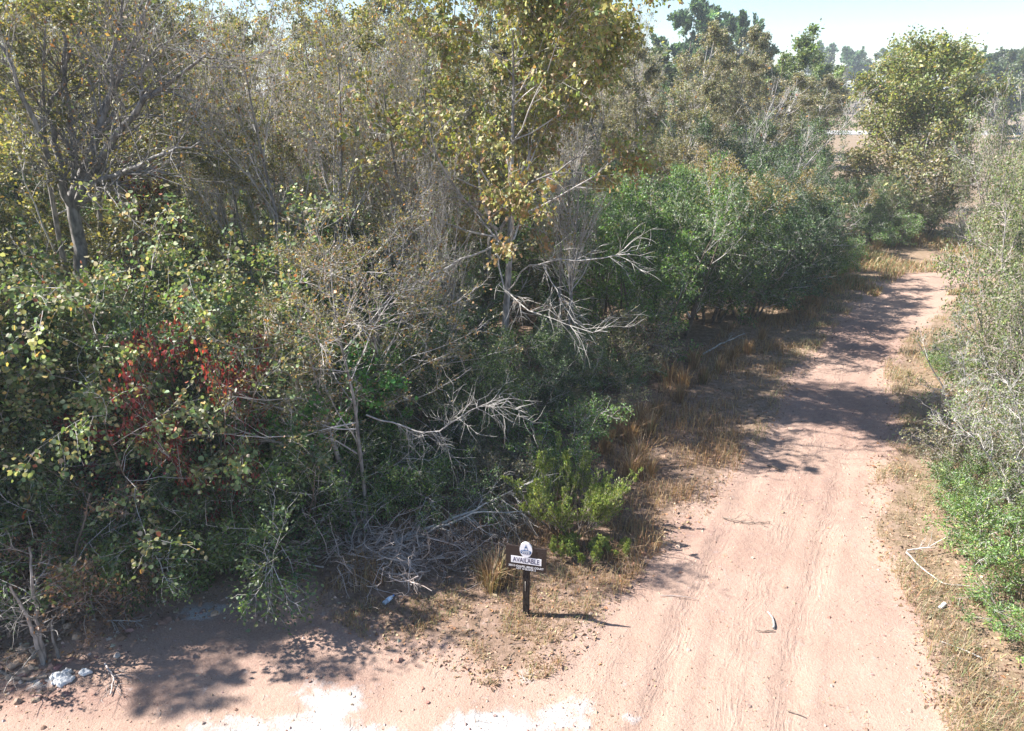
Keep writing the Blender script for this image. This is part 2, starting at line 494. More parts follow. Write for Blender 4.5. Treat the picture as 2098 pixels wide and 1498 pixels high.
verge = np.clip((XX - (UG * 0 + 4.0)) / 3, 0, 1) * np.clip((44 - YY) / 6, 0, 1)

def ground_mat():
    m, nt, out = new_mat('earth'); N = nt.nodes.new; L = nt.links.new
    def attr(n):
        a = N('ShaderNodeAttribute'); a.attribute_name = n; return a.outputs['Fac']
    def noise(scale, det=5, rough=.55, vec=None):
        n = N('ShaderNodeTexNoise'); n.inputs['Scale'].default_value = scale; n.inputs['Detail'].default_value = det; n.inputs['Roughness'].default_value = rough
        L(vec if vec is not None else pos, n.inputs['Vector']); return n.outputs[0]
    def ramp(f, stops):
        r = N('ShaderNodeValToRGB'); e = r.color_ramp.elements
        while len(e) < len(stops): e.new(.5)
        for i, (p, c) in enumerate(stops): e[i].position = p; e[i].color = (*c, 1)
        L(f, r.inputs[0]); return r.outputs[0]
    def math_(op, a, b, clamp=False):
        n = N('ShaderNodeMath'); n.operation = op; n.use_clamp = clamp
        for i, x in enumerate((a, b)):
            if isinstance(x, (int, float)): n.inputs[i].default_value = x
            else: L(x, n.inputs[i])
        return n.outputs[0]
    def mix(f, a, b):
        n = N('ShaderNodeMixRGB'); L(f, n.inputs[0]); L(a, n.inputs[1]); L(b, n.inputs[2]); return n.outputs[0]
    geo = N('ShaderNodeNewGeometry'); pos = geo.outputs['Position']
    n1 = noise(1.1, 6); n2 = noise(7, 6, .65); n3 = noise(38, 4, .7); n4 = noise(.35, 3); n5 = noise(110, 2, .6)
    sand = mix(n2, ramp(n1, [(.3, (0.366, 0.246, 0.183)), (.7, (0.420, 0.299, 0.234))]), ramp(n3, [(.25, (0.244, 0.148, 0.110)), (.5, (0.376, 0.262, 0.204)), (.75, (0.449, 0.329, 0.270))]))
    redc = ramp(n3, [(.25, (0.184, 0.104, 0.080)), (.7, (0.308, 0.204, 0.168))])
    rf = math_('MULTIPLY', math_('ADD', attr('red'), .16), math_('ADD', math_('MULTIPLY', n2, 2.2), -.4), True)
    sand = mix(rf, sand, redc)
    ashc = mix(n2, ramp(n3, [(.2, (.21, .19, .175)), (.45, (.37, .355, .34)), (.65, (.47, .46, .45))]), ramp(n3, [(.3, (.33, .305, .285)), (.6, (.50, .49, .48))]))
    af = math_('MULTIPLY', math_('ADD', attr('ash'), math_('MULTIPLY', math_('ADD', n2, -.6), 1.1)), 2.4, True)
    sand = mix(af, sand, ashc)
    pit = math_('MULTIPLY', math_('ADD', n5, -.60), 7.0, True)
    sand = mix(math_('MULTIPLY', pit, .65), sand, ramp(n2, [(.3, (0.200, 0.120, 0.080)), (.7, (0.288, 0.184, 0.128))]))
    litter = mix(n3, ramp(n2, [(.3, (0.096, 0.062, 0.040)), (.7, (0.184, 0.120, 0.080))]), ramp(n5, [(.35, (0.080, 0.052, 0.036)), (.62, (0.272, 0.192, 0.128))]))
    vg = ramp(n3, [(.25, (0.128, 0.096, 0.052)), (.5, (0.216, 0.160, 0.096)), (.75, (0.272, 0.216, 0.132))])
    litter = mix(math_('MULTIPLY', attr('verge'), .8), litter, vg)
    fld = mix(n4, ramp(n2, [(.3, (0.160, 0.124, 0.072)), (.7, (0.216, 0.168, 0.108))]), ramp(n1, [(.3, (0.152, 0.120, 0.064)), (.7, (0.232, 0.184, 0.124))]))
    litter = mix(attr('field'), litter, fld)
    bf = math_('MULTIPLY', math_('ADD', math_('ADD', attr('bare'), .12), math_('MULTIPLY', math_('ADD', n2, -.5), .9)), 2.6, True)
    colr = mix(bf, litter, sand)
    uv = N('ShaderNodeCombineXYZ'); L(math_('ADD', attr('track_u'), math_('MULTIPLY', noise(.7, 2), .5)), uv.inputs[0]); L(math_('MULTIPLY', attr('track_v'), .14), uv.inputs[1])
    wv = N('ShaderNodeTexNoise'); wv.inputs['Scale'].default_value = 22; wv.inputs['Detail'].default_value = 3; L(uv.outputs[0], wv.inputs['Vector'])
    wgt = math_('MULTIPLY', attr('wheel'), math_('MULTIPLY', math_('ADD', n1, -.3), 3.0, True))
    st = N('ShaderNodeHueSaturation'); L(colr, st.inputs['Color'])
    L(math_('ADD', 1.0, math_('MULTIPLY', math_('ADD', wv.outputs[0], -.52), math_('MULTIPLY', wgt, .55))), st.inputs['Value'])
    pt = noise(.8, 4, .6); pv = N('ShaderNodeHueSaturation'); L(st.outputs[0], pv.inputs['Color']); L(math_('ADD', .78, math_('MULTIPLY', pt, .44)), pv.inputs['Value']); colr = pv.outputs[0]
    b = N('ShaderNodeBsdfPrincipled'); b.inputs['Roughness'].default_value = .95; b.inputs['Specular IOR Level'].default_value = .12
    L(colr, b.inputs['Base Color'])
    # relief: grit, clods and the tread left in the wheel tracks
    hgt = math_('ADD', math_('MULTIPLY', n2, .5), math_('ADD', math_('MULTIPLY', n3, .3), math_('MULTIPLY', n5, .10)))
    hgt = math_('ADD', hgt, math_('MULTIPLY', math_('MULTIPLY', wv.outputs[0], wgt), .75))
    bp = N('ShaderNodeBump'); bp.inputs['Strength'].default_value = .8; bp.inputs['Distance'].default_value = .07
    L(hgt, bp.inputs['Height']); L(bp.outputs[0], b.inputs['Normal']); L(b.outputs[0], out.inputs[0])
    return m
M_EARTH = ground_mat()

def ground_piece(name, keep):
    q = np.arange((ny - 1) * (nx - 1)); r = q // (nx - 1); c = q % (nx - 1)
    a = r * nx + c
    Q = np.stack([a, a + 1, a + nx + 1, a + nx], 1)[keep]
    used, inv = np.unique(Q.ravel(), return_inverse=True)
    mb = MB(); mb.add(np.stack([XX[used], YY[used], ZZ[used]], 1), quads=inv.reshape(-1, 4))
    me = mb.mesh(name, M_EARTH)
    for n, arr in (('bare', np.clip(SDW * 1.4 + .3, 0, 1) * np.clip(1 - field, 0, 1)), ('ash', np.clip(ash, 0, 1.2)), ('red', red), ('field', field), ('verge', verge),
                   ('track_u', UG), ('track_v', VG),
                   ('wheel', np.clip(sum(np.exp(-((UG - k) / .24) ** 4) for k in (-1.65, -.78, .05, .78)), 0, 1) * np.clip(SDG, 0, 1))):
        at_ = me.attributes.new(n, 'FLOAT', 'POINT'); at_.data.foreach_set('value', arr[used].astype(np.float32))
    o = link(name, me); o['kind'] = 'structure'
    return o
qc = (np.arange((ny - 1) * (nx - 1)) // (nx - 1)) * nx + np.arange((ny - 1) * (nx - 1)) % (nx - 1)
cs = SDG[qc + nx + 1]
cfield = field[qc + nx + 1] > .5
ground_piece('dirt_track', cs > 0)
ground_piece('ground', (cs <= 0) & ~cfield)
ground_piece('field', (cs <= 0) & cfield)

# the pale road across the field
mbx = MB()
rx = np.linspace(44, 150, 40); ryc = 128 + .02 * (rx - 60) + 2.0 * np.sin(rx / 30)
vv = np.concatenate([np.stack([rx, ryc - 5.5, np.full(40, .05)], 1), np.stack([rx, ryc + 5.5, np.full(40, .05)], 1)])
mbx.add(vv, quads=[(i, i + 1, i + 41, i + 40) for i in range(39)])
o = link('road', mbx.mesh('road', plain_mat('pale_gravel', (.36, .35, .34), .9, .1, 1.5))); o['kind'] = 'structure'

# ------------------------------------------------------------------ plant prototypes
t1 = dict(n=16, t0=.3, t1=.98, ang=.95, K=7, wob=.13, up=.07, rr=.42)
tw2 = dict(n=9, t0=.2, t1=1, ang=.75, len=.5, K=5, wob=.16, up=.05, rr=.5, rmin=.0055)
tw3 = dict(n=7, t0=.15, t1=1, ang=.7, len=.55, K=4, wob=.2, up=.02, rr=.5, rmin=.0042)
for i, (pal, nl, fill, wd, tw) in enumerate([(OLIVE, 21000, .8, 4.8, M_TWIG), (OLIVE, 15000, .7, 4.2, M_TWIG), (TAN, 27000, .9, 4.8, M_TWIG), (OLIVE, 25000, .85, 5.4, M_TWIG)]):
    PROTO['wood%d' % i] = plant(11 + i, H=10, stems=1 + (i % 2), spread=.12, base_r=.12, r=.11, wob0=.06, l1=dict(t1, n=(18, 12, 26, 12)[i], t0=(.2, .2, .06, .2)[i], ang=.95 if i != 2 else .7, len=crown(wd, .5 if i != 2 else .35, .62)),
                                l2=tw2, l3=tw3, leaf=dict(n=nl, size=.078 if i != 2 else .088, pal=pal, fill=fill, clump=.28, scatter=.06), bark=M_GREY, twig=tw)
for i in range(2):      # many fine twigs in a vase, a few tan leaves left
    PROTO['vase%d' % i] = plant(31 + i, H=9.4, stems=2 + i, spread=.1, base_r=.12, r=.095, wob0=.045, up0=.05,
                                l1=dict(n=15, t0=.32, t1=.98, ang=.62, len=crown(5.0, .5, .62), K=8, wob=.08, up=.10, rr=.45),
                                l2=dict(n=11, t0=.15, t1=1, ang=.5, len=.5, K=6, wob=.1, up=.07, rr=.5, rmin=.006),
                                l3=dict(n=7, t0=.1, t1=1, ang=.5, len=.6, K=3, wob=.13, up=.04, rr=.5, rmin=.0045),
                                leaf=dict(n=8000, size=.07, pal=TAN + OLIVE + OLIVE + ORANGE[:2], fill=.6, clump=.2, scatter=.05), bark=M_GREY, twig=M_TWIG)
# the maple: large lobed leaves, green-gold above, rusty and thin below, pale bare limbs drooping at the bottom
PROTO['maple'] = plant(41, H=9.0, r=.15, wob0=.035, l1=dict(n=30, t0=.42, t1=.99, ang=1.05, len=crown(7.0, .60, .52), K=8, wob=.11, up=.07, rr=.42),
                       l2=dict(n=9, t0=.25, t1=1, ang=.7, len=.5, K=5, wob=.13, up=.05, rr=.5, rmin=.007),
                       l3=dict(n=7, t0=.1, t1=1, ang=.7, len=.6, K=4, wob=.15, up=.0, rr=.5, rmin=.005),
                       leaf=dict(n=34000, size=.088, pal=MAPLE, pal2=[(.38, .22, .10, 3), (.34, .28, .11, 3), (.40, .28, .16, 1)], mix2=lambda p, z: 1.0 - p[:, 2] / z * 1.15,
                                 kind='lobed', droop=.9, flatup=.5, follow=.4, scatter=.09, clump=.15, fill=.85, mat=M_GLOSSLEAF), bark=M_GREY, twig=M_TWIG)
# sapling at the woods' edge
PROTO['sapling'] = plant(52, H=5.6, stems=2, spread=.08, base_r=.07, r=.06, wob0=.05, l1=dict(n=15, t0=.3, t1=1, ang=1.1, len=crown(3.8, .55, .6), K=7, wob=.13, up=.05, rr=.45),
                         l2=dict(n=9, t0=.15, t1=1, ang=.75, len=.5, K=5, wob=.17, up=.03, rr=.5, rmin=.0045), l3=dict(n=6, t0=.1, t1=1, ang=.7, len=.55, K=4, wob=.2, up=.02, rr=.5, rmin=.003),
                         leaf=dict(n=9500, size=.05, pal=ORANGE[:4] + TAN + OLIVE, fill=.85, clump=.2, scatter=.03), bark=M_GREY, twig=M_TWIG)
# evergreen holly-like shrubs
for i, (pal, nl) in enumerate([(YAUPON, 25000), (YAUPON_L, 25000), (DARKG, 26000), (YAUPON, 22000)]):
    kw = {}
    if i == 3: kw = dict(pal2=[(.30, .23, .08, 3), (.24, .20, .07, 2), (.34, .22, .09, 1)], mix2=lambda p, z: (p[:, 2] / z - .78) * 3 + .5)
    PROTO['holly%d' % i] = plant(61 + i, H=4.4, stems=7, spread=.6, base_r=.3, r=.045, wob0=.08, up0=.03, stem_len=(.75, 1.05),
                                 l1=dict(n=11, t0=.12, t1=1, ang=.9, len=crown(2.4, .4, .75), K=6, wob=.15, up=.04, rr=.55),
                                 l2=dict(n=8, t0=.1, t1=1, ang=.8, len=.55, K=4, wob=.2, up=.0, rr=.5, rmin=.004), l3=dict(n=4, t0=.2, t1=1, ang=.7, len=.6, K=3, wob=.2, up=-.05, rr=.5, rmin=.003),
                                 leaf=dict(n=nl, size=.062, pal=pal, clump=.3, scatter=.06, **kw), bark=M_BROWN, twig=M_TWIG)
# low undergrowth
for i, (pal, nl, tw) in enumerate([(YAUPON, 12000, M_TWIG), (YAUPON_L, 12000, M_TWIG), (TAN, 6000, M_TWIGB), (BROWNDEAD, 4500, M_TWIGB)]):
    PROTO['under%d' % i] = plant(71 + i, H=1.7, stems=9, spread=1.0, base_r=.25, r=.018, wob0=.14, up0=.02, K0=7, stem_len=(.6, 1.1),
                                 l1=dict(n=9, t0=.1, t1=1, ang=.9, len=crown(1.3, .5, .8), K=5, wob=.2, up=.0, rr=.6), l2=dict(n=7, t0=.1, t1=1, ang=.8, len=.6, K=4, wob=.22, up=-.03, rr=.5, rmin=.003),
                                 leaf=dict(n=nl, size=.042 if i < 2 else .05, pal=pal, clump=.3, scatter=.04), bark=M_BROWN, twig=tw)
PROTO['red'] = plant(81, H=3.6, stems=6, spread=.4, base_r=.2, r=.03, wob0=.1, l1=dict(n=10, t0=.2, t1=1, ang=.85, len=crown(2.0, .55, .65), K=6, wob=.16, up=.03, rr=.5),
                     l2=dict(n=7, t0=.15, t1=1, ang=.8, len=.5, K=4, wob=.2, up=.0, rr=.5, rmin=.004), leaf=dict(n=9000, size=.064, pal=RED, kind='round', clump=.25, scatter=.07, droop=.4), bark=M_BROWN, twig=M_TWIG)
PROTO['vine'] = plant(91, H=5.6, stems=12, spread=.28, base_r=.9, r=.03, wob0=.14, up0=.04, K0=10, stem_len=(.65, 1.05),
                      l1=dict(n=9, t0=.25, t1=1, ang=1.0, len=crown(3.0, .7, .6), K=7, wob=.22, up=-.04, rr=.5), l2=dict(n=6, t0=.1, t1=1, ang=.8, len=.6, K=5, wob=.25, up=-.08, rr=.5, rmin=.005),
                      leaf=dict(n=25000, size=.064, pal=VINE, kind='round', clump=.2, scatter=.08, droop=.3, flatup=.9, mat=M_GLOSSLEAF), bark=M_BROWN, twig=M_TWIG)
PROTO['vivid'] = plant(95, H=3.0, stems=8, spread=.55, base_r=.25, r=.02, wob0=.12, l1=dict(n=8, t0=.2, t1=1, ang=.9, len=crown(1.6, .6, .7), K=5, wob=.2, up=.0, rr=.5),
                       l2=dict(n=6, t0=.1, t1=1, ang=.8, len=.55, K=4, wob=.22, up=-.04, rr=.5, rmin=.004), leaf=dict(n=9000, size=.07, pal=VIVID, kind='round', clump=.2, scatter=.06, flatup=.9, mat=M_GLOSSLEAF), bark=M_BROWN, twig=M_TWIG)
# grey twiggy shrubs of the right-hand side
for i, (nl, pal) in enumerate([(11000, RIGHTG), (20000, RIGHTG), (26000, RIGHTG)]):
    PROTO['twiggy%d' % i] = plant(101 + i, H=4.0, stems=7, spread=.5, base_r=.25, r=.045, wob0=.1, up0=.0, stem_len=(.75, 1.1), l1=dict(n=12, t0=.1, t1=1, ang=.95, len=crown(2.3, .5, .75), K=7, wob=.15, up=.0, rr=.5),
                                  l2=dict(n=9, t0=.1, t1=1, ang=.8, len=.55, K=5, wob=.18, up=-.02, rr=.5, rmin=.0055), l3=dict(n=4, t0=.1, t1=1, ang=.8, len=.6, K=3, wob=.2, up=-.03, rr=.5, rmin=.0045),
                                  leaf=dict(n=nl, size=.06, pal=pal, clump=.3, scatter=.05, fill=.8), bark=M_GREY, twig=M_TWIG if i == 0 else M_TWIGB)
PROTO['lowgreen'] = plant(111, H=1.4, stems=14, spread=.9, base_r=.4, r=.012, wob0=.12, K0=6, l1=dict(n=9, t0=.15, t1=1, ang=.8, len=crown(1.0, .5, .8), K=4, wob=.2, up=.03, rr=.6),
                          l2=dict(n=4, t0=.1, t1=1, ang=.7, len=.6, K=3, wob=.2, up=.0, rr=.6, rmin=.003), leaf=dict(n=13000, size=.042, pal=YAUPON_L + BACCH[:1], clump=.25, scatter=.04), bark=M_BROWN, twig=M_TWIG)
# feathery yellow-green groundsel
for i, (n, H) in enumerate([(46, 1.6), (9, .65)]):
    PROTO['feather%d' % i] = plant(121 + i, H=H, stems=n, spread=.95, base_r=.16 * H, r=.011, wob0=.05, up0=.05, K0=7, stem_len=(.45, 1.05),
                                   l1=dict(n=14, t0=.2, t1=1, ang=.38, angj=.12, len=lambda t, H=H: H * .40 * (1.15 - t), K=5, wob=.06, up=.13, rr=.6, rmin=.003),
                                   l2=dict(n=5, t0=.15, t1=1, ang=.45, len=.45, K=3, wob=.08, up=.1, rr=.6, rmin=.0025),
                                   leaf=dict(n=40000 if i == 0 else 5500, size=.034, pal=BACCH, kind='fold', follow=1.4, droop=-.5, flatup=.2, scatter=.012, clump=.2, mat=M_FEATHER), bark=M_BROWN, twig=M_TWIGB)
# oak standing alone where the track bends, its skirt of twigs down to the grass
PROTO['oak'] = plant(131, H=10.4, stems=2, spread=.1, base_r=.2, r=.2, wob0=.05, l1=dict(n=32, t0=.04, t1=.97, ang=1.1, len=crown(7.2, .38, .7), K=7, wob=.14, up=.05, rr=.4),
                     l2=dict(n=10, t0=.2, t1=1, ang=.8, len=.45, K=5, wob=.18, up=.03, rr=.5, rmin=.008), l3=dict(n=6, t0=.15, t1=1, ang=.75, len=.5, K=4, wob=.2, rr=.5, rmin=.005),
                     leaf=dict(n=45000, size=.165, pal=[(.17, .20, .05, 4), (.22, .22, .06, 3), (.12, .16, .045, 3), (.27, .22, .09, 2)], pal2=[(.22, .19, .10, 3), (.17, .17, .09, 2), (.28, .21, .13, 1)],
                               mix2=lambda p, z: .95 - p[:, 2] / z, clump=.35, scatter=.2), bark=M_BROWN, twig=M_TWIG)
PROTO['greencrown'] = plant(136, H=11, r=.18, l1=dict(n=18, t0=.3, t1=.98, ang=1.0, len=crown(6.0, .6, .5), K=7, wob=.13, up=.06, rr=.4), l2=dict(n=8, t0=.25, t1=1, ang=.75, len=.45, K=4, wob=.18, rr=.5, rmin=.008),
                            leaf=dict(n=15000, size=.2, pal=[(.13, .19, .055, 4), (.17, .22, .07, 3), (.2, .22, .08, 1)], pal2=TAN, mix2=lambda p, z: 1.1 - p[:, 2] / z * 1.15, clump=.3, scatter=.15), bark=M_BROWN, twig=M_TWIG)
for i in range(2):
    PROTO['pine%d' % i] = plant(141 + i, H=15, r=.22, wob0=.02, l1=dict(n=24, t0=.5, t1=1, ang=1.15, len=crown(7.0, .72, .36), K=6, wob=.1, up=.07, rr=.4),
                                l2=dict(n=8, t0=.35, t1=1, ang=.75, len=.4, K=4, wob=.12, up=.08, rr=.5, rmin=.012),
                                leaf=dict(n=12000, size=.42, pal=PINE, kind='needle', follow=1, droop=-.2, flatup=.2, scatter=.12, clump=.3), bark=M_BROWN, twig=M_BROWN)
PROTO['cedar'] = plant(151, H=9, r=.16, wob0=.02, l1=dict(n=34, t0=.05, t1=1, ang=1.2, len=lambda t: 3.0 * (1.02 - t) ** .8 + .25, K=5, wob=.1, up=.08, rr=.4), l2=dict(n=7, t0=.2, t1=1, ang=.8, len=.4, K=3, wob=.15, rr=.5, rmin=.01),
                       leaf=dict(n=9000, size=.34, pal=DARKG + TAN[:2], clump=.3, scatter=.15), bark=M_BROWN, twig=M_BROWN)
PROTO['fartree'] = plant(155, H=11, r=.18, stems=1, l1=dict(n=20, t0=.12, t1=.98, ang=1.1, len=crown(8, .5, .6), K=5, wob=.14, up=.05, rr=.4), l2=dict(n=8, t0=.2, t1=1, ang=.8, len=.45, K=4, wob=.18, rr=.5, rmin=.012),
                         leaf=dict(n=14000, size=.36, pal=[(.05, .08, .035, 3), (.08, .11, .045, 3), (.12, .13, .06, 2)], clump=.35, scatter=.2), bark=M_BROWN, twig=M_TWIG)
# leaning bare tree with straight pale switches
PROTO['bare'] = plant(161, H=7.2, stems=6, spread=.75, base_r=.25, r=.07, wob0=.05, up0=.01, stem_len=(.7, 1.05), l1=dict(n=9, t0=.25, t1=1, ang=.5, len=crown(4.4, .4, .7), K=6, wob=.07, up=.04, rr=.55),
                      l2=dict(n=7, t0=.15, t1=1, ang=.5, len=.5, K=5, wob=.1, up=.03, rr=.5, rmin=.007), l3=dict(n=4, t0=.1, t1=1, ang=.5, len=.5, K=3, wob=.12, rr=.5, rmin=.005),
                      leaf=dict(n=900, size=.09, pal=ORANGE, fill=.5, scatter=.05), bark=M_GREY, twig=M_DEAD)
# ------------------------------------------------------------------ the woods
def xat(px, py, Y): return at(px, py, Y)[0]

# forked grey tree: its limbs follow the photograph's fork, in depth as well
def forked():
    Y = 15.0
    def pt(px, py, dy): return at(px, py, Y + dy)
    base = pt(165, 640, 0); base[2] = -.1
    root = empty('forked_tree', (base[0], base[1], 0))
    tag(root, 'grey forked tree rising from the vine thicket, bare limbs spread in a V', 'tree')
    o3 = np.array([base[0], base[1], 0])
    def chain(pts, r0, r1, n=10):
        p = np.array(pts) - o3
        s = np.linspace(0, len(p) - 1, n); i = np.minimum(s.astype(int), len(p) - 2); f = (s - i)[:, None]
        q = p[i] * (1 - f) + p[i + 1] * f
        q[1:-1] += np.random.default_rng(len(pts) * 7 + int(r0 * 1e4)).normal(0, .035, (n - 2, 3))
        return q[None], np.linspace(r0, r1, n)[None]
    tr = MB(); P, R = chain([base, pt(158, 520, 0), pt(150, 425, 0)], .15, .12); tubes(tr, P, R, 8)
    link('trunk', tr.mesh('trunk', M_GREY), root)
    limbs = [([pt(150, 430, 0), pt(150, 390, 0), pt(185, 320, .1), pt(215, 235, .3), pt(240, 150, .4), pt(268, 95, .5), pt(310, -10, .8)], .10, .025),
             ([pt(155, 425, 0), pt(175, 375, -.2), pt(235, 285, -.5), pt(285, 215, -.6), pt(350, 165, -.7), pt(425, 110, -.9)], .085, .02),
             ([pt(160, 420, 0), pt(195, 380, -.4), pt(250, 350, -.8), pt(310, 330, -1.1), pt(370, 305, -1.3), pt(410, 290, -1.4)], .06, .012),
             ([pt(150, 430, 0), pt(155, 320, .3), pt(140, 245, .5), pt(130, 180, .7), pt(135, 90, .8), pt(110, -20, 1)], .07, .02),
             ([pt(148, 440, 0), pt(118, 300, .2), pt(98, 225, .4), pt(130, 170, .5), pt(146, 100, .5)], .06, .02),
             ([pt(150, 430, 0), pt(110, 340, -.3), pt(60, 230, -.5), pt(20, 130, -.6), pt(-20, 60, -.6)], .06, .015),
             ([pt(215, 235, .3), pt(232, 160, .2), pt(238, 60, .2), pt(255, -20, .2)], .045, .015),
             ([pt(285, 215, -.6), pt(290, 150, -.7), pt(330, 90, -.8)], .035, .012)]
    rng = np.random.default_rng(77); fol = MB()
    for pts, r0, r1 in limbs:
        mb = MB(); P, R = chain(pts, r0 * 1.15, r1 * 1.15, 12); tubes(mb, P, R, 6)
        idx, t, pos, d, pr = shoots(rng, P, R, 26, .15, 1, .8)
        P2, R2 = grow(rng, pos, d, 1.5 * rng.uniform(.5, 1.2, len(t)), np.clip(pr * .4, .008, .03), 6, .15, .05)
        tubes(mb, P2, R2, 3)
        idx, t, pos, d, pr = shoots(rng, P2, R2, 8, .1, 1, .7)
        P3, R3 = grow(rng, pos, d, .8 * rng.uniform(.4, 1.2, len(t)), np.clip(pr * .5, .005, .01), 4, .2, .03)
        tubes(mb, P3, R3, 3)
        link('limb', mb.mesh('limb', M_GREY), root)
        k = 260; ii = rng.integers(0, len(P3), k); pos, tan, _ = sample(P3, R3, ii, rng.uniform(.2, 1, k))
        leaves(fol, pos, .075 * rng.uniform(.7, 1.3, k), tan + rng.normal(0, .6, (k, 3)), rng.normal(size=(k, 3)), 'fold', pick(rng, OLIVE + ORANGE[:2], k))
    o = link('foliage', fol.mesh('foliage', M_LEAF), root); o['kind'] = 'stuff'
forked()

put('vase0', 'bare_tree', xat(625, 600, 16.2), 16.2, 'twin-trunked bare tree with a vase of fine upright twigs, left of the maple', 'tree', rz=.6)
maple_y = 15.6
mx = xat(1030, 560, maple_y)
maple = put('maple', 'maple_tree', mx, maple_y, 'tall maple with big green-gold leaves turning rusty low down, above the dark undergrowth', 'tree', rz=2.0, w=.95)
# the maple's pale drooping bare limbs, each a part
def maple_limb(px_pts, r0, seed, mat=None):
    rng = np.random.default_rng(seed)
    p = np.array([at(*q) for q in px_pts])
    s = np.linspace(0, len(p) - 1, 12); i = np.minimum(s.astype(int), len(p) - 2); f = (s - i)[:, None]
    q = p[i] * (1 - f) + p[i + 1] * f; q[1:-1] += rng.normal(0, .02, (10, 3))
    mi = Matrix.Translation((mx, maple_y, hz(mx, maple_y))) @ Matrix.Rotation(2.0, 4, 'Z') @ Matrix.Diagonal((.95, .95, 1, 1)); mi = np.array(mi.inverted())
    q = q @ mi[:3, :3].T + mi[:3, 3]
    mb = MB(); P = q[None]; R = np.linspace(r0, .008, 12)[None]; tubes(mb, P, R, 5)
    idx, t, pos, d, pr = shoots(rng, P, R, 14, .2, 1, .7)
    P2, R2 = grow(rng, pos, d, .9 * rng.uniform(.4, 1.2, len(t)), np.clip(pr * .5, .007, .02), 6, .12, -.06); tubes(mb, P2, R2, 3)
    idx, t, pos, d, pr = shoots(rng, P2, R2, 4, .1, 1, .6)
    P3, R3 = grow(rng, pos, d, .5 * rng.uniform(.4, 1.2, len(t)), np.full(len(t), .006), 4, .15, -.05); tubes(mb, P3, R3, 3)
    o = link('limb', mb.mesh('limb', mat or M_DEAD), maple)
Y0 = maple_y
maple_limb([(1020, 520, Y0), (1030, 590, Y0 - .6), (1075, 630, Y0 - 1.2), (1140, 655, Y0 - 1.6), (1215, 682, Y0 - 2)], .022, 5)
maple_limb([(1035, 600, Y0), (1080, 545, Y0 - .5), (1130, 535, Y0 - .8), (1220, 532, Y0 - 1.0), (1290, 520, Y0 - 1.1)], .02, 6)
maple_limb([(1110, 540, Y0 - .7), (1140, 590, Y0 - 1.1), (1155, 630, Y0 - 1.4), (1200, 675, Y0 - 1.8), (1245, 680, Y0 - 1.9)], .014, 7)
maple_limb([(1020, 500, Y0), (930, 540, Y0 - .8), (860, 575, Y0 - 1.4), (800, 630, Y0 - 2)], .026, 8)
maple_limb([(1025, 470, Y0), (1080, 380, Y0 - .3), (1150, 350, Y0 - .5), (1210, 300, Y0 - .6)], .04, 9, M_GREY)
maple_limb([(1020, 470, Y0), (960, 420, Y0 - .3), (900, 330, Y0 - .6), (870, 240, Y0 - .8)], .04, 10, M_GREY)
# the leaves of the maple that show largest, one by one
def leaf_parts(root, proto, n, kind, mats, pal, seed, size_mul=1.12, base_rz=0.0, scale=1.0, name='leaf'):
    pos, size, along, nrm, col = PROTO[proto]['info']
    rng = np.random.default_rng(seed)
    T, F = tmpl(kind); ms = []
    for k in range(8):
        mb = MB(); mb.add(T, tris=F, col=np.repeat(pick(rng, pal, 1), len(T), 0)); ms.append(mb.mesh(name, mats))
    c, s_ = math.cos(base_rz), math.sin(base_rz)
    fy = pos[:, 0] * s_ + pos[:, 1] * c               # towards the clearing
    r = np.hypot(pos[:, 0], pos[:, 1])
    order = np.argsort(fy + rng.normal(0, .5, len(fy)))[:n * 2]
    for k in rng.choice(order, n, replace=False):
        a = unit(along[k]); sd = unit(np.cross(nrm[k], a)); nn = np.cross(a, sd)
        o = link(name, ms[int(rng.integers(8))], root)
        o.matrix_local = Matrix([[a[0], sd[0], nn[0], pos[k][0]], [a[1], sd[1], nn[1], pos[k][1]], [a[2], sd[2], nn[2], pos[k][2]], [0, 0, 0, 1]]) @ Matrix.Scale(float(size[k] * size_mul), 4)
leaf_parts(maple, 'maple', 280, 'lobed', M_GLOSSLEAF, MAPLE, 3, base_rz=2.0)

put('sapling', 'sapling', xat(735, 1000, 11.1), 11.1, 'slender twin-stemmed sapling with sparse rusty leaves at the front edge of the woods', 'tree', rz=.3)
put('sapling', 'sapling', xat(790, 760, 13.4), 13.4, 'leaning pale-stemmed young tree just behind the front sapling', 'tree', h=1.0, rz=2.4)
put('vine', 'vine_thicket', xat(330, 600, 11.6), 11.6, 'tall tangle of glossy broad-leaved vine with yellowing leaves, sunlit on top, before the forked tree', 'vine', rz=2.9)
v = put('vine', 'vine_thicket', xat(60, 560, 12.2), 12.2, 'vine thicket at the left edge, hung with large yellow and pale leaves', 'vine', rz=2.2, h=1.02)
leaf_parts(v, 'vine', 70, 'round', M_GLOSSLEAF, [(.40, .25, .05, 3), (.42, .33, .12, 2), (.30, .26, .08, 1), (.36, .10, .05, .5)], 4, 1.45, 2.2)
put('vine', 'vine_thicket', xat(500, 560, 14.0), 14.0, 'lower vine tangle right of the tall one, half green and half bare', 'vine', rz=4.0, h=.75, w=.6)
put('red', 'red_leaf_shrub', xat(385, 740, 10.15), 10.15, 'shrub with crimson leaves glowing in the shade below the vine thicket', 'shrub', rz=.2, h=1.15, w=.58)
put('red', 'red_leaf_shrub', xat(240, 800, 10.9), 10.9, 'smaller crimson-leaved shrub, duller and greener, beside the brighter red one', 'shrub', rz=2.0, h=.75)
put('red', 'red_leaf_shrub', xat(270, 300, 19), 19, 'patch of red foliage high between the limbs of the forked tree', 'shrub', rz=1.0, h=1.75, w=.6)
put('vivid', 'leafy_shrub', xat(640, 850, 11.6), 11.6, 'vivid green broad-leaved shrub left of the front sapling trunk', 'shrub', rz=.4)
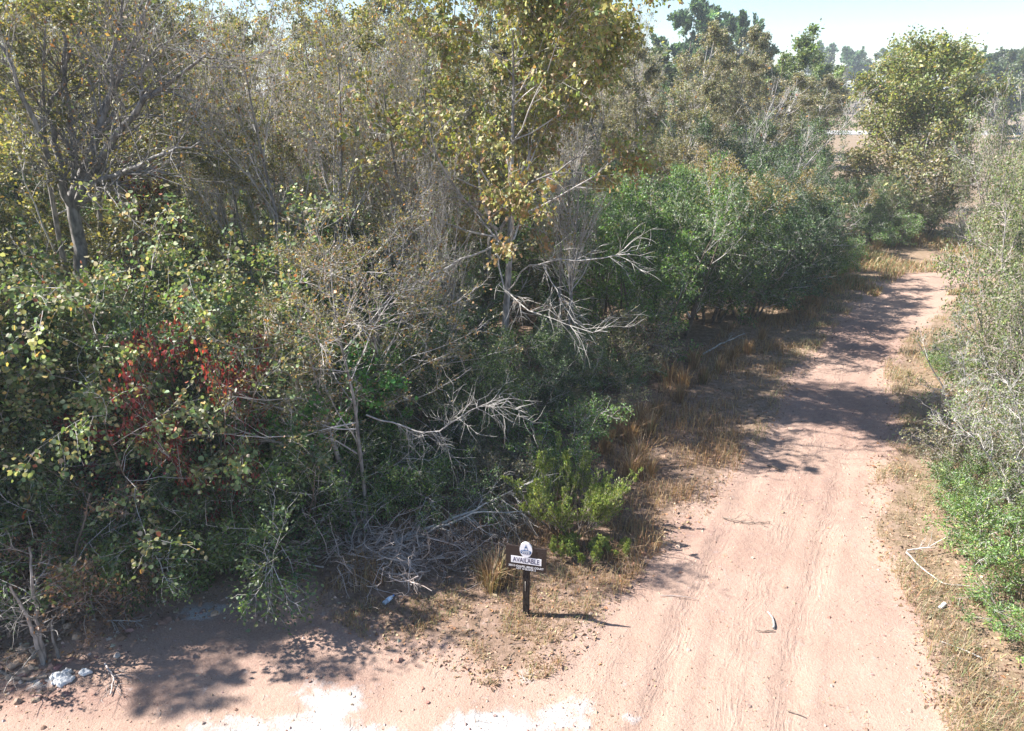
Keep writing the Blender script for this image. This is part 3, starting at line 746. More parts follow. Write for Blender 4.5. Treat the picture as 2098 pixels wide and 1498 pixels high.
put('vivid', 'leafy_shrub', xat(690, 380, 20), 20, 'bright green bush glimpsed between bare trees behind the vase-shaped tree', 'shrub', rz=1.4, h=1.2)
for px, py, Y, h, lab in [(545, 560, 17.0, .9, 'thin pale-trunked bare tree left of the vase-shaped tree'), (700, 500, 18.6, .85, 'bare tree right of the vase-shaped tree, tops low'), (830, 480, 17.6, .8, 'bare twiggy tree at the left of the maple crown'),
                          (905, 560, 15.6, .62, 'short bare tree left of the maple trunk'), (1168, 520, 18.6, .8, 'slim grey bare trunk right of the maple trunk'), (460, 500, 19.5, .95, 'bare tree between the forked tree and the vine tangle')]:
    put('vase0' if h > .82 else 'vase1', 'bare_tree', xat(px, py, Y), Y, lab, 'tree', None, h=h, w=h * .8)
# evergreen shrubs and undergrowth at the front
front = [('under0', 560, 1060, 10.95, 1.5, 'dark feathery evergreen bush hanging over the shaded clay bank'), ('holly2', 430, 900, 11.0, .66, 'dark green evergreen shrub under the red-leaved shrub'),
         ('under1', 400, 1080, 10.6, 1.35, 'mid-green low bush in front of the dark evergreens, over the clay bank'), ('under0', 250, 1090, 10.1, 1.3, 'low dark bush behind the brown dead shrub'),
         ('holly2', 560, 880, 11.8, .66, 'dark evergreen shrub left of the vivid green one'), ('under0', 630, 1040, 11.3, 1.3, 'dark bush against the foot of the front sapling'),
         ('holly0', 150, 850, 10.8, .62, 'dim green shrub below the left edge vine thicket'), ('under0', 90, 1000, 10.1, 1.3, 'dark bush behind the leaning grey saplings at the left edge'),
         ('under0', 0, 950, 10.1, 1.5, 'tall dark bush cut off by the left edge of the view'), ('holly2', 20, 820, 10.8, .7, 'dark evergreen shrub below the large yellow vine leaves'),
         ('under3', 215, 1130, 9.3, 1.0, 'dead brown shrub with curled russet leaves on the left bank'), ('under3', 30, 1200, 9.3, .7, 'brown withered bush beside the leaning grey saplings'),
         ('holly2', 860, 800, 13.4, .68, 'dark evergreen shrub behind the front sapling twigs'), ('holly0', 960, 820, 14.0, .66, 'dark green shrub below the maple trunk, left of the drooping limbs'),
         ('holly2', 1080, 770, 15.2, .62, 'dark evergreen shrub below the maple drooping limbs'), ('holly0', 1170, 760, 16.6, .50, 'green shrub between the maple and the bright evergreen clump'),
         ('under0', 900, 980, 12.2, .95, 'dark bush behind the fallen dead branch'), ('under2', 1000, 930, 12.8, .8, 'tan weedy bush above the fallen dead branch'),
         ('under1', 1110, 900, 13.6, 1.1, 'green bush at the edge of the shade behind the yellow-green groundsel'), ('under2', 1200, 850, 15.2, .8, 'tan and green weedy bush by the tall rusty grass'),
         ('under0', 1240, 790, 17.6, .8, 'dark low bush at the foot of the bright evergreen clump'), ('under2', 1250, 700, 18.6, 1.3, 'pale tan weeds in the sunlit gap left of the bright evergreen clump'),
         ('under1', 830, 1000, 12.3, .9, 'low bush behind the brush pile by the front sapling')]
for pr, px, py, Y, h, lab in front:
    put(pr, 'undergrowth_bush' if pr.startswith('under') else 'evergreen_shrub', xat(px, py, Y), Y, lab, 'bush' if pr.startswith('under') else 'shrub', 'undergrowth along the front of the woods', h=h)
# the evergreen wall beside the track
wall = [('holly1', 1310, 560, 20.6, 1.17, 1.05, 'bright green evergreen clump, nearest of the wall of shrubs left of the track'), ('holly1', 1240, 560, 21.6, 1.05, 1.0, 'evergreen shrub half hidden between the maple and the bright clump'),
        ('holly0', 1400, 520, 22.0, 1.15, 1.0, 'mid-green evergreen shrub right behind the bright clump'), ('holly3', 1470, 470, 23.6, 1.2, 1.1, 'evergreen with a yellowing top in the middle of the shrub wall'),
        ('holly2', 1540, 540, 24.0, 1.08, 1.05, 'dark blue-green shrub in the shaded middle of the shrub wall'), ('holly2', 1605, 520, 25.8, 1.0, 1.0, 'dark shrub at the corner where the shade falls across the track'),
        ('holly3', 1600, 450, 27.5, 1.1, 1.0, 'evergreen with a tan-gold crown at the right end of the shrub wall'), ('holly3', 1660, 470, 29.0, .92, .85, 'tan-topped shrub last in the shrub wall, beside the track bend'),
        ('holly2', 1650, 480, 28.0, .85, .8, 'small dark shrub under the tan-topped end of the shrub wall'), ('holly1', 1330, 420, 25.0, 1.3, 1.1, 'taller light green evergreen behind the bright clump'),
        ('holly3', 1410, 400, 28.0, 1.25, 1.1, 'yellow-flecked evergreen behind the middle of the shrub wall'), ('holly2', 1540, 380, 31.0, 1.3, 1.2, 'blue-green shrub behind the shrub wall, under the bare leaning tree'),
        ('holly0', 1640, 330, 36.0, 1.1, .95, 'round dark evergreen jutting into the gap before the field'), ('holly0', 1590, 330, 38.0, 1.4, 1.3, 'dark evergreen left of the round one before the field'),
        ('holly0', 1690, 400, 34.0, .8, .7, 'grey-green shrub at the left side of the gap to the field'), ('under1', 1700, 520, 30.6, 1.2, 1.2, 'low green bush at the end of the shrub wall by the bend'),
        ('holly0', 1790, 440, 37.0, .75, .8, 'pale olive shrub at the left foot of the lone oak'), ('under1', 1820, 470, 36.4, 1.2, 1.3, 'low green bush under the lone oak'), ('twiggy2', 1850, 440, 38.0, .75, .8, 'twiggy skirt bush at the oak trunk'), ('holly0', 1905, 440, 39.0, .7, .8, 'dark bush at the right foot of the lone oak')]
for pr, px, py, Y, h, w, lab in wall:
    put(pr, 'evergreen_shrub' if pr[0] == 'h' else 'undergrowth_bush', xat(px, py, Y), Y, lab, 'shrub', 'shrubs walling the left side of the track', h=h, w=w)
# taller trees above the shrub wall and beyond
tall = [('wood2', 1390, 200, 38.0, 1.08, 1.0, 'woodland_tree', 'tan-leaved tree with a feathery pointed top, in front of the two pines'), ('wood2', 1330, 220, 36.0, .98, .9, 'woodland_tree', 'tan thin-leaved tree left of the feathery pointed one'),
        ('wood2', 1460, 200, 41.0, 1.08, .95, 'woodland_tree', 'tan-leaved tree between the pines and the green-crowned tree'), ('wood2', 1290, 280, 33.0, .72, .8, 'woodland_tree', 'tan tree right behind the maple crown'),
        ('vase1', 1300, 150, 46.0, 1.15, 1.0, 'bare_tree', 'thin bare tree poking into the sky right of the maple top'), ('vase0', 1255, 200, 44.0, 1.0, 1.0, 'bare_tree', 'bare twiggy tree low behind the right side of the maple'),
        ('bare', 1520, 270, 35.0, 1.15, 1.2, 'bare_tree', 'leaning bare tree with pale straight switches below the green-crowned tree'), ('bare', 1575, 280, 37.0, .75, .8, 'bare_tree', 'bare grey tree with fanned twigs left of the gap to the field'),
        ('wood2', 1530, 230, 46.0, .8, 1.1, 'woodland_tree', 'tan tree low between the leaning bare tree and the shrub wall'), ('wood2', 1360, 250, 33.0, .8, .8, 'woodland_tree', 'short tan tree behind the yellow-flecked evergreen'), ('wood2', 1560, 220, 44.0, .85, 1.2, 'woodland_tree', 'brown-leaved tree below the green-crowned tree'), ('wood2', 1640, 200, 50.0, .85, 1.2, 'woodland_tree', 'brownish tree under the right side of the green crown'),
        ('greencrown', 1610, 130, 56.0, 1.0, 1.0, 'green_tree', 'round-crowned bright green tree right of the two pines'), ('greencrown', 1665, 160, 66.0, .95, .85, 'green_tree', 'darker green tree just right of the bright green crown'),
        ('pine0', 1405, 60, 84.0, 1.0, 1.0, 'pine_tree', 'left of two tall pines standing against the sky'), ('pine1', 1520, 70, 88.0, 1.02, .95, 'pine_tree', 'right of two tall pines standing against the sky'),
        ('pine0', 1455, 90, 95.0, .88, .8, 'pine_tree', 'smaller pine between the two tall pines'),
        ('oak', 1872, 330, 39.5, .86, .95, 'oak_tree', 'lone olive-green oak at the bend of the track'), ('wood3', 1960, 240, 47.0, .92, 1.0, 'woodland_tree', 'olive tree right behind the lone oak'),
        ('pine1', 1985, 130, 105.0, .84, .7, 'pine_tree', 'dark pine top showing behind the right side of the lone oak'),
        ('cedar', 1708, 205, 192.0, 1.05, 1.0, 'cedar_tree', 'pyramid-shaped cedar alone at the far edge of the field'), ('wood2', 1700, 190, 200.0, 1.25, 1.2, 'woodland_tree', 'brownish tree right behind the far cedar'),
        ('wood2', 1645, 225, 196.0, .5, 1.5, 'woodland_bush', 'low rust-tinted bush left of the far cedar'), ('fartree', 1650, 230, 190.0, .42, 1.1, 'woodland_bush', 'low dark bush in front of the rust-tinted one at the field edge'),
        ('pine1', 1735, 150, 206.0, 1.15, 1.3, 'pine_tree', 'light green pine behind the far cedar'), ('pine0', 1690, 150, 230.0, 1.2, 1.2, 'pine_tree', 'far pine left of the light green one'),
        ('fartree', 1765, 180, 212.0, 1.3, 1.2, 'woodland_tree', 'far dark tree between the light green pine and the lone oak'), ('pine0', 1800, 150, 225.0, 1.1, 1.2, 'pine_tree', 'far pine hidden behind the left side of the lone oak'),
        ('wood2', 1750, 210, 192.0, .9, 1.0, 'woodland_tree', 'grey-brown thin tree just right of the far cedar')]
for pr, px, py, Y, h, w, nm, lab in tall:
    put(pr, nm, xat(px, py, Y), Y, lab, 'bush' if nm.endswith('bush') else 'tree', None, h=h, w=w)
rgf = np.random.default_rng(5)
FAR_LAB = ['far dark tree at the right end of the field edge', 'far tree with a rounded top near the right edge', 'far tree low on the skyline right of the lone oak', 'far dark tree close behind the grey twiggy shrubs', 'hazy far tree behind the far right shrubs']
for k, (px, Y, h) in enumerate([(2010, 130, 1.0), (2055, 115, .98), (2090, 125, 1.05), (2130, 110, 1.05), (2040, 150, 1.12)]):
    put('fartree', 'woodland_tree', xat(px, 150, Y), Y, FAR_LAB[k], 'tree', 'far trees on the right skyline', h=h, w=1.2)
for k in range(9):
    Y = rgf.uniform(200, 250)
    put(['fartree', 'pine0', 'fartree', 'wood3'][k % 4], 'woodland_tree', xat(1180 + 62 * k, 200, Y), Y, 'tree of the far wood line beyond the field, behind the nearer trees', 'tree', 'far wood line beyond the field', h=rgf.uniform(1.1, 1.5), w=1.5)
rg2 = np.random.default_rng(61)
for k in range(15):
    px = 1265 + k * 26; Y = rg2.uniform(48, 78); kk = ['wood2', 'wood3', 'fartree', 'wood2', 'holly0'][k % 5]
    put(kk, 'woodland_tree' if kk[0] != 'h' else 'evergreen_shrub', xat(px, 220, Y), Y, {'wood2': 'tan tree', 'wood3': 'olive tree', 'fartree': 'dark green tree', 'holly0': 'tall evergreen shrub'}[kk] + ' in the far copse left of the gap to the field', 'tree' if kk[0] != 'h' else 'shrub',
        'far copse left of the field', h=(rg2.uniform(.8, .98) if kk[0] != 'h' else 1.7) * (.85 if kk == 'fartree' else 1), w=1.15)
# right-hand side
right = [('twiggy0', 2030, 850, 13.3, .76, .68, 'grey spreading bush with bare twigs reaching over the right verge'), ('twiggy1', 2120, 760, 14.8, .9, .65, 'leafier grey-twigged bush right behind the spreading one'),
         ('twiggy2', 2135, 640, 18.0, .9, .6, 'pale green twiggy bush halfway up the right side'), ('twiggy1', 2125, 560, 17.2, 1.25, .85, 'tall twiggy bush at the right edge, halfway up'),
         ('twiggy2', 2135, 480, 22.5, 1.2, .65, 'vine-hung green bush on the right, above the track bend'), ('twiggy1', 2100, 560, 23.0, .6, .45, 'small twiggy bush at the inside of the track bend'),
         ('twiggy2', 2120, 370, 26.5, 1.5, .8, 'tall pale green thicket at the right edge, level with the lone oak'), ('twiggy1', 2085, 330, 32.0, 1.6, .8, 'tall grey-green twiggy thicket right of the lone oak'),
         ('twiggy0', 2100, 250, 34.0, 1.95, 1.1, 'tall mostly bare grey thicket below the right skyline'), ('twiggy0', 1990, 440, 36.5, .6, .8, 'low bare grey brush spreading right of the oak foot'),
         ('lowgreen', 2105, 1090, 10.2, .95, 1.0, 'fresh green low bush at the right edge, below the grey spreading bush'), ('lowgreen', 2125, 1240, 8.7, .6, .9, 'low green weeds at the right edge, nearest to the viewer'),
         ('twiggy0', 2140, 950, 11.3, .75, .6, 'bare white-twigged bush cut off by the right edge'), ('lowgreen', 2020, 1030, 11.8, .7, .8, 'small green bush under the grey spreading bush'), ('lowgreen', 1990, 700, 18.6, .7, .8, 'low green bush reaching into the right verge beyond the grey bush'),
         ('under2', 2030, 940, 12.6, .8, .9, 'russet dry bush under the grey spreading bush')]
for pr, px, py, Y, h, w, lab in right:
    put(pr, 'twiggy_shrub' if pr[0] == 't' else 'low_bush', xat(px, py, Y), Y, lab, 'shrub' if pr[0] == 't' else 'bush', 'shrubs along the right side of the track', h=h, w=w)
# groundsel
gx, gy = gp(1165, 1085)
put('feather0', 'groundsel_shrub', gx, gy, 'feathery yellow-green shrub behind the sign', 'shrub', rz=.3)
for px, py, h, lab in [(1150, 1140, .75, 'small feathery green sprig nearest the right side of the sign'), (1195, 1150, 1.0, 'upright green sprig between the sign and the verge'), (1262, 1140, .7, 'pale green sprig at the edge of the clay by the sign')]:
    x, y = gp(px, py); put('feather1', 'groundsel_sprig', x, y, lab, 'plant', 'sprigs beside the sign', h=h)

# woodland behind: jittered rows of individual trees
rng = np.random.default_rng(99)
def edge_x(Y):       # right-hand limit of the woods
    return np.interp(Y, [9, 12, 17, 22, 28, 36, 46, 60], [-6, -3.6, -1.5, 1.5, 4.0, 6.5, 9.0, 12])
MARK = [(-1e9, 'beyond the left edge vines'), (150, 'behind the forked grey tree'), (430, 'between forked and vase-shaped trees'), (600, 'behind the vase-shaped tree'),
        (760, 'between vase-shaped tree and maple'), (930, 'behind the maple'), (1150, 'right of the maple'), (1330, 'behind the shrub wall')]
ROW = [(0, 'close'), (20, 'in the second row'), (27, 'in the middle rows'), (36, 'far back'), (46, 'in the last rows')]
KIND = {'wood0': 'olive-leaved tree', 'wood1': 'sparse olive-leaved tree', 'wood2': 'tan-leaved tree', 'wood3': 'dense olive-leaved tree', 'vase0': 'bare twin-trunked tree', 'vase1': 'bare three-stemmed tree'}
placed = [(-1.6, 15.6), (-4.0, 16.2), (mx, maple_y), (xat(165, 640, 15), 15)]
Y = 17.5; made = 0
while Y < 58:
    step = 2.75 + (Y - 17) * .06
    X = -(Y * .78 + 6)
    while X < edge_x(Y) - .8:
        x = X + rng.uniform(-.45, .45) * step; y = Y + rng.uniform(-.45, .45) * step
        X += step * rng.uniform(.9, 1.25)
        if any((x - a) ** 2 + (y - b) ** 2 < 2.2 for a, b in placed): continue
        if x > edge_x(y) - .6: continue
        placed.append((x, y))
        dep = cp * y + sp * 3
        px = 1049 + FOC * x / dep
        if px > 2000: continue
        k = str(rng.choice(['wood0', 'wood1', 'wood2', 'wood3', 'vase0', 'vase1'], p=[.22, .18, .12, .2, .15, .13]))
        h = rng.uniform(.82, 1.08) + .12 * (y > 30) - (.18 if (430 < px < 720 and y < 40) else 0) - (.2 if px > 1130 else 0)
        mk = [m for a, m in MARK if px >= a][-1]; rw = [m for a, m in ROW if y >= a][-1]
        g = '%s %s, %s' % (KIND[k], rw, mk)
        put(k, 'woodland_tree' if k[0] == 'w' else 'bare_tree', x, y, g, 'tree', 'woodland trees: ' + g, h=h, w=h * rng.uniform(.85, 1.1)); made += 1
    Y += step
# understorey below them
Y = 13.0
while Y < 34:
    step = 1.9 + (Y - 13) * .1
    X = -(Y * .72 + 3)
    while X < edge_x(Y) - .3:
        x = X + rng.uniform(-.4, .4) * step; y = Y + rng.uniform(-.4, .4) * step
        X += step * rng.uniform(.9, 1.3)
        if x > edge_x(y) - .3: continue
        px = 1049 + FOC * x / (cp * y + sp * 5)
        k = str(rng.choice(['holly0', 'holly2', 'under0', 'under2', 'holly3', 'holly1'], p=[.25, .2, .15, .2, .1, .1]))
        big = k[0] == 'h'
        h = rng.uniform(.55, .95) * (1 + .02 * (y - 13)) if big else rng.uniform(.9, 1.5)
        kind = {'holly0': 'green understorey shrub', 'holly1': 'light green understorey shrub', 'holly2': 'dark understorey shrub', 'holly3': 'yellow-topped understorey shrub', 'under0': 'low dark understorey bush', 'under2': 'low tan understorey bush'}[k]
        mk = [m for a, m in MARK if px >= a][-1]
        g = '%s in the woods, %s' % (kind, mk)
        put(k, 'evergreen_shrub' if big else 'undergrowth_bush', x, y, g, 'shrub' if big else 'bush', 'understorey: ' + g, h=h, w=h * rng.uniform(.9, 1.2))
    Y += step
# the woods go on past the left edge; their shade lies over the clay bank
for k, (x, y, h) in enumerate([(-9.2, 9.5, .58), (-10.4, 9.2, .66), (-8.8, 10.4, .62), (-9.8, 11.2, .7), (-10.6, 9.9, .74), (-11.8, 10.9, .78), (-13.2, 10.0, .8), (-12.8, 12.2, .9), (-14.8, 11.6, .9), (-16.5, 13, 1), (-10.6, 13, .85), (-8.8, 11.9, .6)]):
    put(['wood3', 'wood0'][k % 2], 'woodland_tree', x, y, 'tree of the woods past the left edge, shading the clay bank', 'tree', 'trees past the left edge', h=h, w=h * .8)
for k, (x, y, h) in enumerate([(-8.5, 10.3, .6), (-9.6, 9.9, .62), (-10.8, 10.6, .8), (-12.2, 10.4, .8), (-11.2, 9.6, .55), (-10.3, 9.0, .95), (-11.8, 8.8, 1.1)]):
    put('holly2', 'evergreen_shrub', x, y, 'evergreen shrub past the left edge, shading the clay bank', 'shrub', 'shrubs past the left edge', h=h, w=min(h, .75))

# far woods that read as one mass
fw = MB(); rng = np.random.default_rng(8)
n = 42000
bx = rng.uniform(-95, 14, 260); by = rng.uniform(60, 82, 260); bz = rng.uniform(2, 8.6, 260) + (by - 60) * .07
ii = rng.integers(0, 260, n)
pos = np.stack([bx[ii] + rng.normal(0, 1.7, n), by[ii] + rng.normal(0, 1.7, n), np.abs(bz[ii] + rng.normal(0, 1.6, n))], 1)
cl = rng.normal(0, .3, 260)
leaves(fw, pos, rng.uniform(.16, .34, n), rng.normal(size=(n, 3)), rng.normal(size=(n, 3)) + [0, 0, .5], 'fold', np.clip(pick(rng, OLIVE + TAN, n) * np.exp(cl[ii])[:, None], .01, .6))
P, R = grow(rng, np.stack([bx, by, np.zeros(260)], 1), rng.normal(0, .08, (260, 3)) + [0, 0, 1], bz + 2, np.full(260, .1), 6, .05)
tubes(fw, P, R, 4, col=np.repeat([[.2, .18, .16]], 260, 0))
stuff(link('far_woods', fw.mesh('far_woods', M_LEAF)), 'distant woods seen as one mass through the nearer trees', 'woods')
# ------------------------------------------------------------------ ground cover
rng = np.random.default_rng(17)
def scatter(n, x0, x1, y0, y1):
    y = y0 + (y1 - y0) * rng.uniform(0, 1, n) ** 1.6
    return np.stack([rng.uniform(x0, x1, n), y], 1)
def ground_z(p): return height(p[:, 0], p[:, 1])

def blades(p, h, w, col, lean=.5):
    n = len(p); z = ground_z(p)
    a = rng.uniform(0, 2 * PI, n); d = np.stack([np.cos(a), np.sin(a)], 1)
    l = rng.uniform(.1, 1, n) * lean
    b = np.stack([p[:, 0], p[:, 1], z - .01], 1)
    sd = np.stack([-d[:, 1], d[:, 0], np.zeros(n)], 1) * (w / 2)[:, None]
    m = b + np.stack([d[:, 0] * l * h * .35, d[:, 1] * l * h * .35, h * .6], 1)
    t = b + np.stack([d[:, 0] * l * h, d[:, 1] * l * h, h * (1 - .35 * l)], 1)
    v = np.stack([b - sd, b + sd, m + sd * .8, m - sd * .8, t], 1)
    f = np.array([(0, 1, 2), (0, 2, 3), (3, 2, 4)])[None] + (np.arange(n) * 5)[:, None, None]
    return v.reshape(-1, 3), f.reshape(-1, 3), np.repeat(col, 5, 0)

DRY = [(.38, .27, .15, 4), (.33, .20, .10, 4), (.44, .34, .22, 2), (.26, .17, .09, 3), (.20, .20, .09, .6)]
RUST = [(.33, .20, .10, 4), (.38, .26, .15, 3), (.26, .15, .08, 2), (.42, .32, .20, 1.5)]
GRN = [(.16, .19, .075, 3), (.23, .23, .115, 3), (.32, .26, .17, 4), (.38, .30, .21, 4), (.11, .14, .06, 2)]

def cover(name, label, n, box, test, h, pal, w=.008, lean=.7, cl=(1.1, .48), seed=0):
    p = scatter(n, *box)
    sd = poly_sd(p, BARE)
    dens = fbm(p[:, 0] * cl[0], p[:, 1] * cl[0], 3, 50 + seed)
    k = test(p, sd) & (dens + rng.uniform(-.09, .09, n) > cl[1])
    p = p[k]; dens = dens[k]; n = len(p)
    hh = h * rng.uniform(.4, 1.2, n) * (.5 + 1.4 * np.clip(dens - cl[1] + .15, 0, .5) * 2)
    v, f, c = blades(p, hh, np.full(n, w) * (1 + p[:, 1] / 25), pick(rng, pal, n), lean)
    mb = MB(); mb.add(v, tris=f, col=c)
    stuff(link(name, mb.mesh(name, M_GRASS, False)), label, 'grass')

lefty = lambda p: p[:, 0] < track_uv(p)[0] * 0 + np.interp(p[:, 1], [6, 9, 13, 20, 30, 40], [1.2, 2.5, 4.5, 8.0, 14, 20])
cover('dry_grass', 'dry tan grass along the left verge of the track', 140000, (-3.0, 15, 8.0, 36), lambda p, s: (s < .15) & (s > -2.8) & lefty(p) & ((p[:, 1] > 9.4) | (p[:, 0] > 1.7)), .28, DRY + RUST, .007, 1.1, (1.3, .41), 1)
cover('short_grass', 'thin short grass around the sign', 36000, (-3, 3.2, 7.3, 11.5), lambda p, s: (s < .2) & (s > -2.2), .10, DRY + GRN[:1], .006, 1.1, (2.2, .50), 2)
cover('verge_grass', 'pale green and tan grass on the right verge', 150000, (3.5, 17, 6.0, 30), lambda p, s: (s < .1) & (s > -3.2) & ~lefty(p), .17, GRN + DRY[:3], .006, 1.4, (1.6, .42), 3)
cover('bend_grass', 'sunlit straw-coloured grass where the track bends', 42000, (11, 27, 27, 40), lambda p, s: (s < .5), .26, DRY + GRN[:2], .012, 1.1, (.6, .36), 4)
cover('sparse_grass', 'stray tufts of grass on the bare track', 26000, (-4, 16, 6.5, 34), lambda p, s: (s > .1), .07, GRN + DRY, .006, 1.0, (2.6, .63), 5)

# fallen leaves, twigs and clods
def litter(name, label, n, box, test, size, pal, kind='fold', cat='leaves', mat=None, flat=2.5):
    p = scatter(n, *box); sd = poly_sd(p, BARE); k = test(p, sd, rng.uniform(0, 1, n)); p = p[k]; n = len(p)
    pos = np.stack([p[:, 0], p[:, 1], ground_z(p) + .008], 1)
    mb = MB(); al = rng.normal(size=(n, 3)); al[:, 2] *= .25
    nr = rng.normal(size=(n, 3)); nr[:, 2] += flat
    leaves(mb, pos, size * np.exp(rng.normal(0, .35, n)), al, nr, kind, pick(rng, pal, n))
    stuff(link(name, mb.mesh(name, mat or M_LITTER)), label, cat)
LIT = [(.26, .17, .10, 4), (.34, .23, .14, 3), (.18, .11, .07, 3), (.44, .32, .20, 1.4), (.40, .20, .10, 1)]
litter('fallen_leaves', 'brown fallen leaves littering the verge and woodland edge', 75000, (-9.5, 13, 7.2, 28), lambda p, s, r: (s < .25) & (r < np.where(s > -1.6, .9, .45)), .047, LIT, 'fold', flat=1.2)
litter('scattered_leaves', 'stray dry leaves and bark chips on the bare earth', 50000, (-9.5, 14, 5.2, 26), lambda p, s, r: (s > .2) & (r < np.clip(1.1 - s * .5, .3, 1) * np.clip(3.2 * (fbm(p[:, 0] * 1.1, p[:, 1] * .8, 4, 71) - .36), .05, 1.1)), .023, LIT + [(.22, .10, .07, 2)], 'fold', flat=1.4)

def sticks(name, label, n, box, test, L, r, mat, cat='twigs'):
    p = scatter(n, *box); sd = poly_sd(p, BARE); k = test(p, sd, rng.uniform(0, 1, n)); p = p[k]; n = len(p)
    st = np.stack([p[:, 0], p[:, 1], ground_z(p) + r * 1.2], 1)
    d = rng.normal(size=(n, 3)); d[:, 2] = 0
    P, R = grow(rng, st, d, L * np.exp(rng.normal(0, .5, n)), r * rng.uniform(.6, 1.3, n), 5, .22, 0)
    P[:, :, 2] = height(P[:, :, 0].ravel(), P[:, :, 1].ravel()).reshape(n, 5) + r
    mb = MB(); tubes(mb, P, R, 3); stuff(link(name, mb.mesh(name, mat)), label, cat)
sticks('fallen_twigs', 'thin fallen twigs scattered over the bare earth', 4500, (-9, 13, 5.4, 24), lambda p, s, r: (s > .05) & (r < .3 + .6 * (s < .8)), .09, .0032, M_TWIGB)
sticks('woodland_twigs', 'fallen grey twigs in the litter at the woods edge', 1500, (-9, 6, 8.0, 20), lambda p, s, r: (s < .1) & (s > -3), .28, .004, M_BROWN)

def clods(name, label, n, box, test, size, col, cat='clods'):
    p = scatter(n, *box); sd = poly_sd(p, BARE); k = test(p, sd, rng.uniform(0, 1, n)); p = p[k]; n = len(p)
    z = ground_z(p)
    o8 = np.array([(1, 0, 0), (-1, 0, 0), (0, 1, 0), (0, -1, 0), (0, 0, 1), (0, 0, -.6)], float)
    F = np.array([(0, 2, 4), (2, 1, 4), (1, 3, 4), (3, 0, 4), (2, 0, 5), (1, 2, 5), (3, 1, 5), (0, 3, 5)])
    if size > .02:
        u = np.arange(6) * PI / 3
        o8 = np.concatenate([np.stack([np.cos(u), np.sin(u), u * 0 + .1], 1), np.stack([.75 * np.cos(u + .5), .75 * np.sin(u + .5), u * 0 + .6], 1), [(0, 0, .8)]])
        F = np.array([(i, (i + 1) % 6, 6 + i) for i in range(6)] + [((i + 1) % 6, 6 + (i + 1) % 6, 6 + i) for i in range(6)] + [(6 + i, 6 + (i + 1) % 6, 12) for i in range(6)])
    s = size * np.exp(rng.normal(0, .45, n))
    v = np.stack([p[:, 0], p[:, 1], z], 1)[:, None] + o8[None] * s[:, None, None] * rng.uniform(.65, 1.25, (n, len(o8), 1)) * rng.uniform(.7, 1.2, (n, 1, 3))
    mb = MB(); mb.add(v.reshape(-1, 3), tris=(F[None] + (np.arange(n) * len(o8))[:, None, None]).reshape(-1, 3), col=np.repeat(pick(rng, col, n), len(o8), 0))
    stuff(link(name, mb.mesh(name, M_LITTER, False)), label, cat)
EARTH = [(.34, .25, .19, 3), (.29, .19, .14, 3), (.25, .14, .10, 2), (.42, .36, .30, 1)]
clods('earth_crumbs', 'crumbs of clay and grit on the bare earth', 22000, (-9.5, 13, 5.2, 20), lambda p, s, r: (s > -.3) & (r < np.clip(.9 - s * .45, .2, 1)), .011, EARTH)
clods('gravel_stones', 'loose small stones on the track and its edges', 1300, (-6, 13, 5.4, 20), lambda p, s, r: (s > -.2) & (r < np.clip(.9 - s * .4, .25, 1)), .0205, EARTH[:3], 'gravel')
clods('pushed_clods', 'clods of red earth pushed up at the left edge of the clearing', 1000, (-8, -3.5, 7.0, 9.4), lambda p, s, r: (s < .8) & (s > -.7), .027, EARTH[1:])

# clumps of tall rusty bunchgrass, each a plant
tm = []
for k in range(3):
    rg = np.random.default_rng(300 + k); n = 150
    a = rg.uniform(0, 2 * PI, n); rr = np.abs(rg.normal(0, .10, n)); lean = rg.uniform(.1, .75, n); hh = rg.uniform(.35, .9, n)
    b = np.stack([np.cos(a) * rr, np.sin(a) * rr, np.full(n, -.03)], 1); d = np.stack([np.cos(a), np.sin(a)], 1)
    sd = np.stack([-d[:, 1], d[:, 0], np.zeros(n)], 1) * .006
    m = b + np.stack([d[:, 0] * lean * hh * .3, d[:, 1] * lean * hh * .3, hh * .6], 1); t = b + np.stack([d[:, 0] * lean * hh * .9, d[:, 1] * lean * hh * .9, hh * (1 - .3 * lean)], 1)
    v = np.stack([b - sd, b + sd, m + sd, m - sd, t], 1).reshape(-1, 3)
    f = (np.array([(0, 1, 2), (0, 2, 3), (3, 2, 4)])[None] + (np.arange(n) * 5)[:, None, None]).reshape(-1, 3)
    mb = MB(); mb.add(v, tris=f, col=np.repeat(pick(rg, RUST if k < 2 else DRY, n), 5, 0)); tm.append(mb.mesh('bunchgrass', M_GRASS, False))
tufts = [(1400, 800, 1.0), (1370, 790, 1.1), (1440, 790, .9), (1390, 830, .8), (1310, 880, 1.0), (1330, 900, .9), (1290, 915, 1.0), (1270, 880, .9), (1345, 860, .8), (1310, 960, 1.0), (1290, 985, .9), (1330, 985, .8), (1420, 760, 1.0),
         (1350, 770, 1.0), (1240, 930, .9), (1260, 900, 1.0), (1005, 1215, .75), (1020, 1195, .8), (990, 1190, .7), (1760, 540, 1.2), (1790, 525, 1.2), (1830, 505, 1.2), (1870, 500, 1.1), (1800, 510, 1.0), (1500, 745, .8), (1530, 730, .8), (1470, 770, .8), (1560, 700, .7)]
TW = {0: 'rust bunchgrass clump on the verge before the bright evergreen clump', 3: 'rust bunchgrass clump on the shaded verge below the shrub wall', 4: 'rust bunchgrass clump between the feathery shrub and the track', 1: 'straw bunchgrass clump close behind the sign', 2: 'tall dry grass clump at the bend under the oak'}
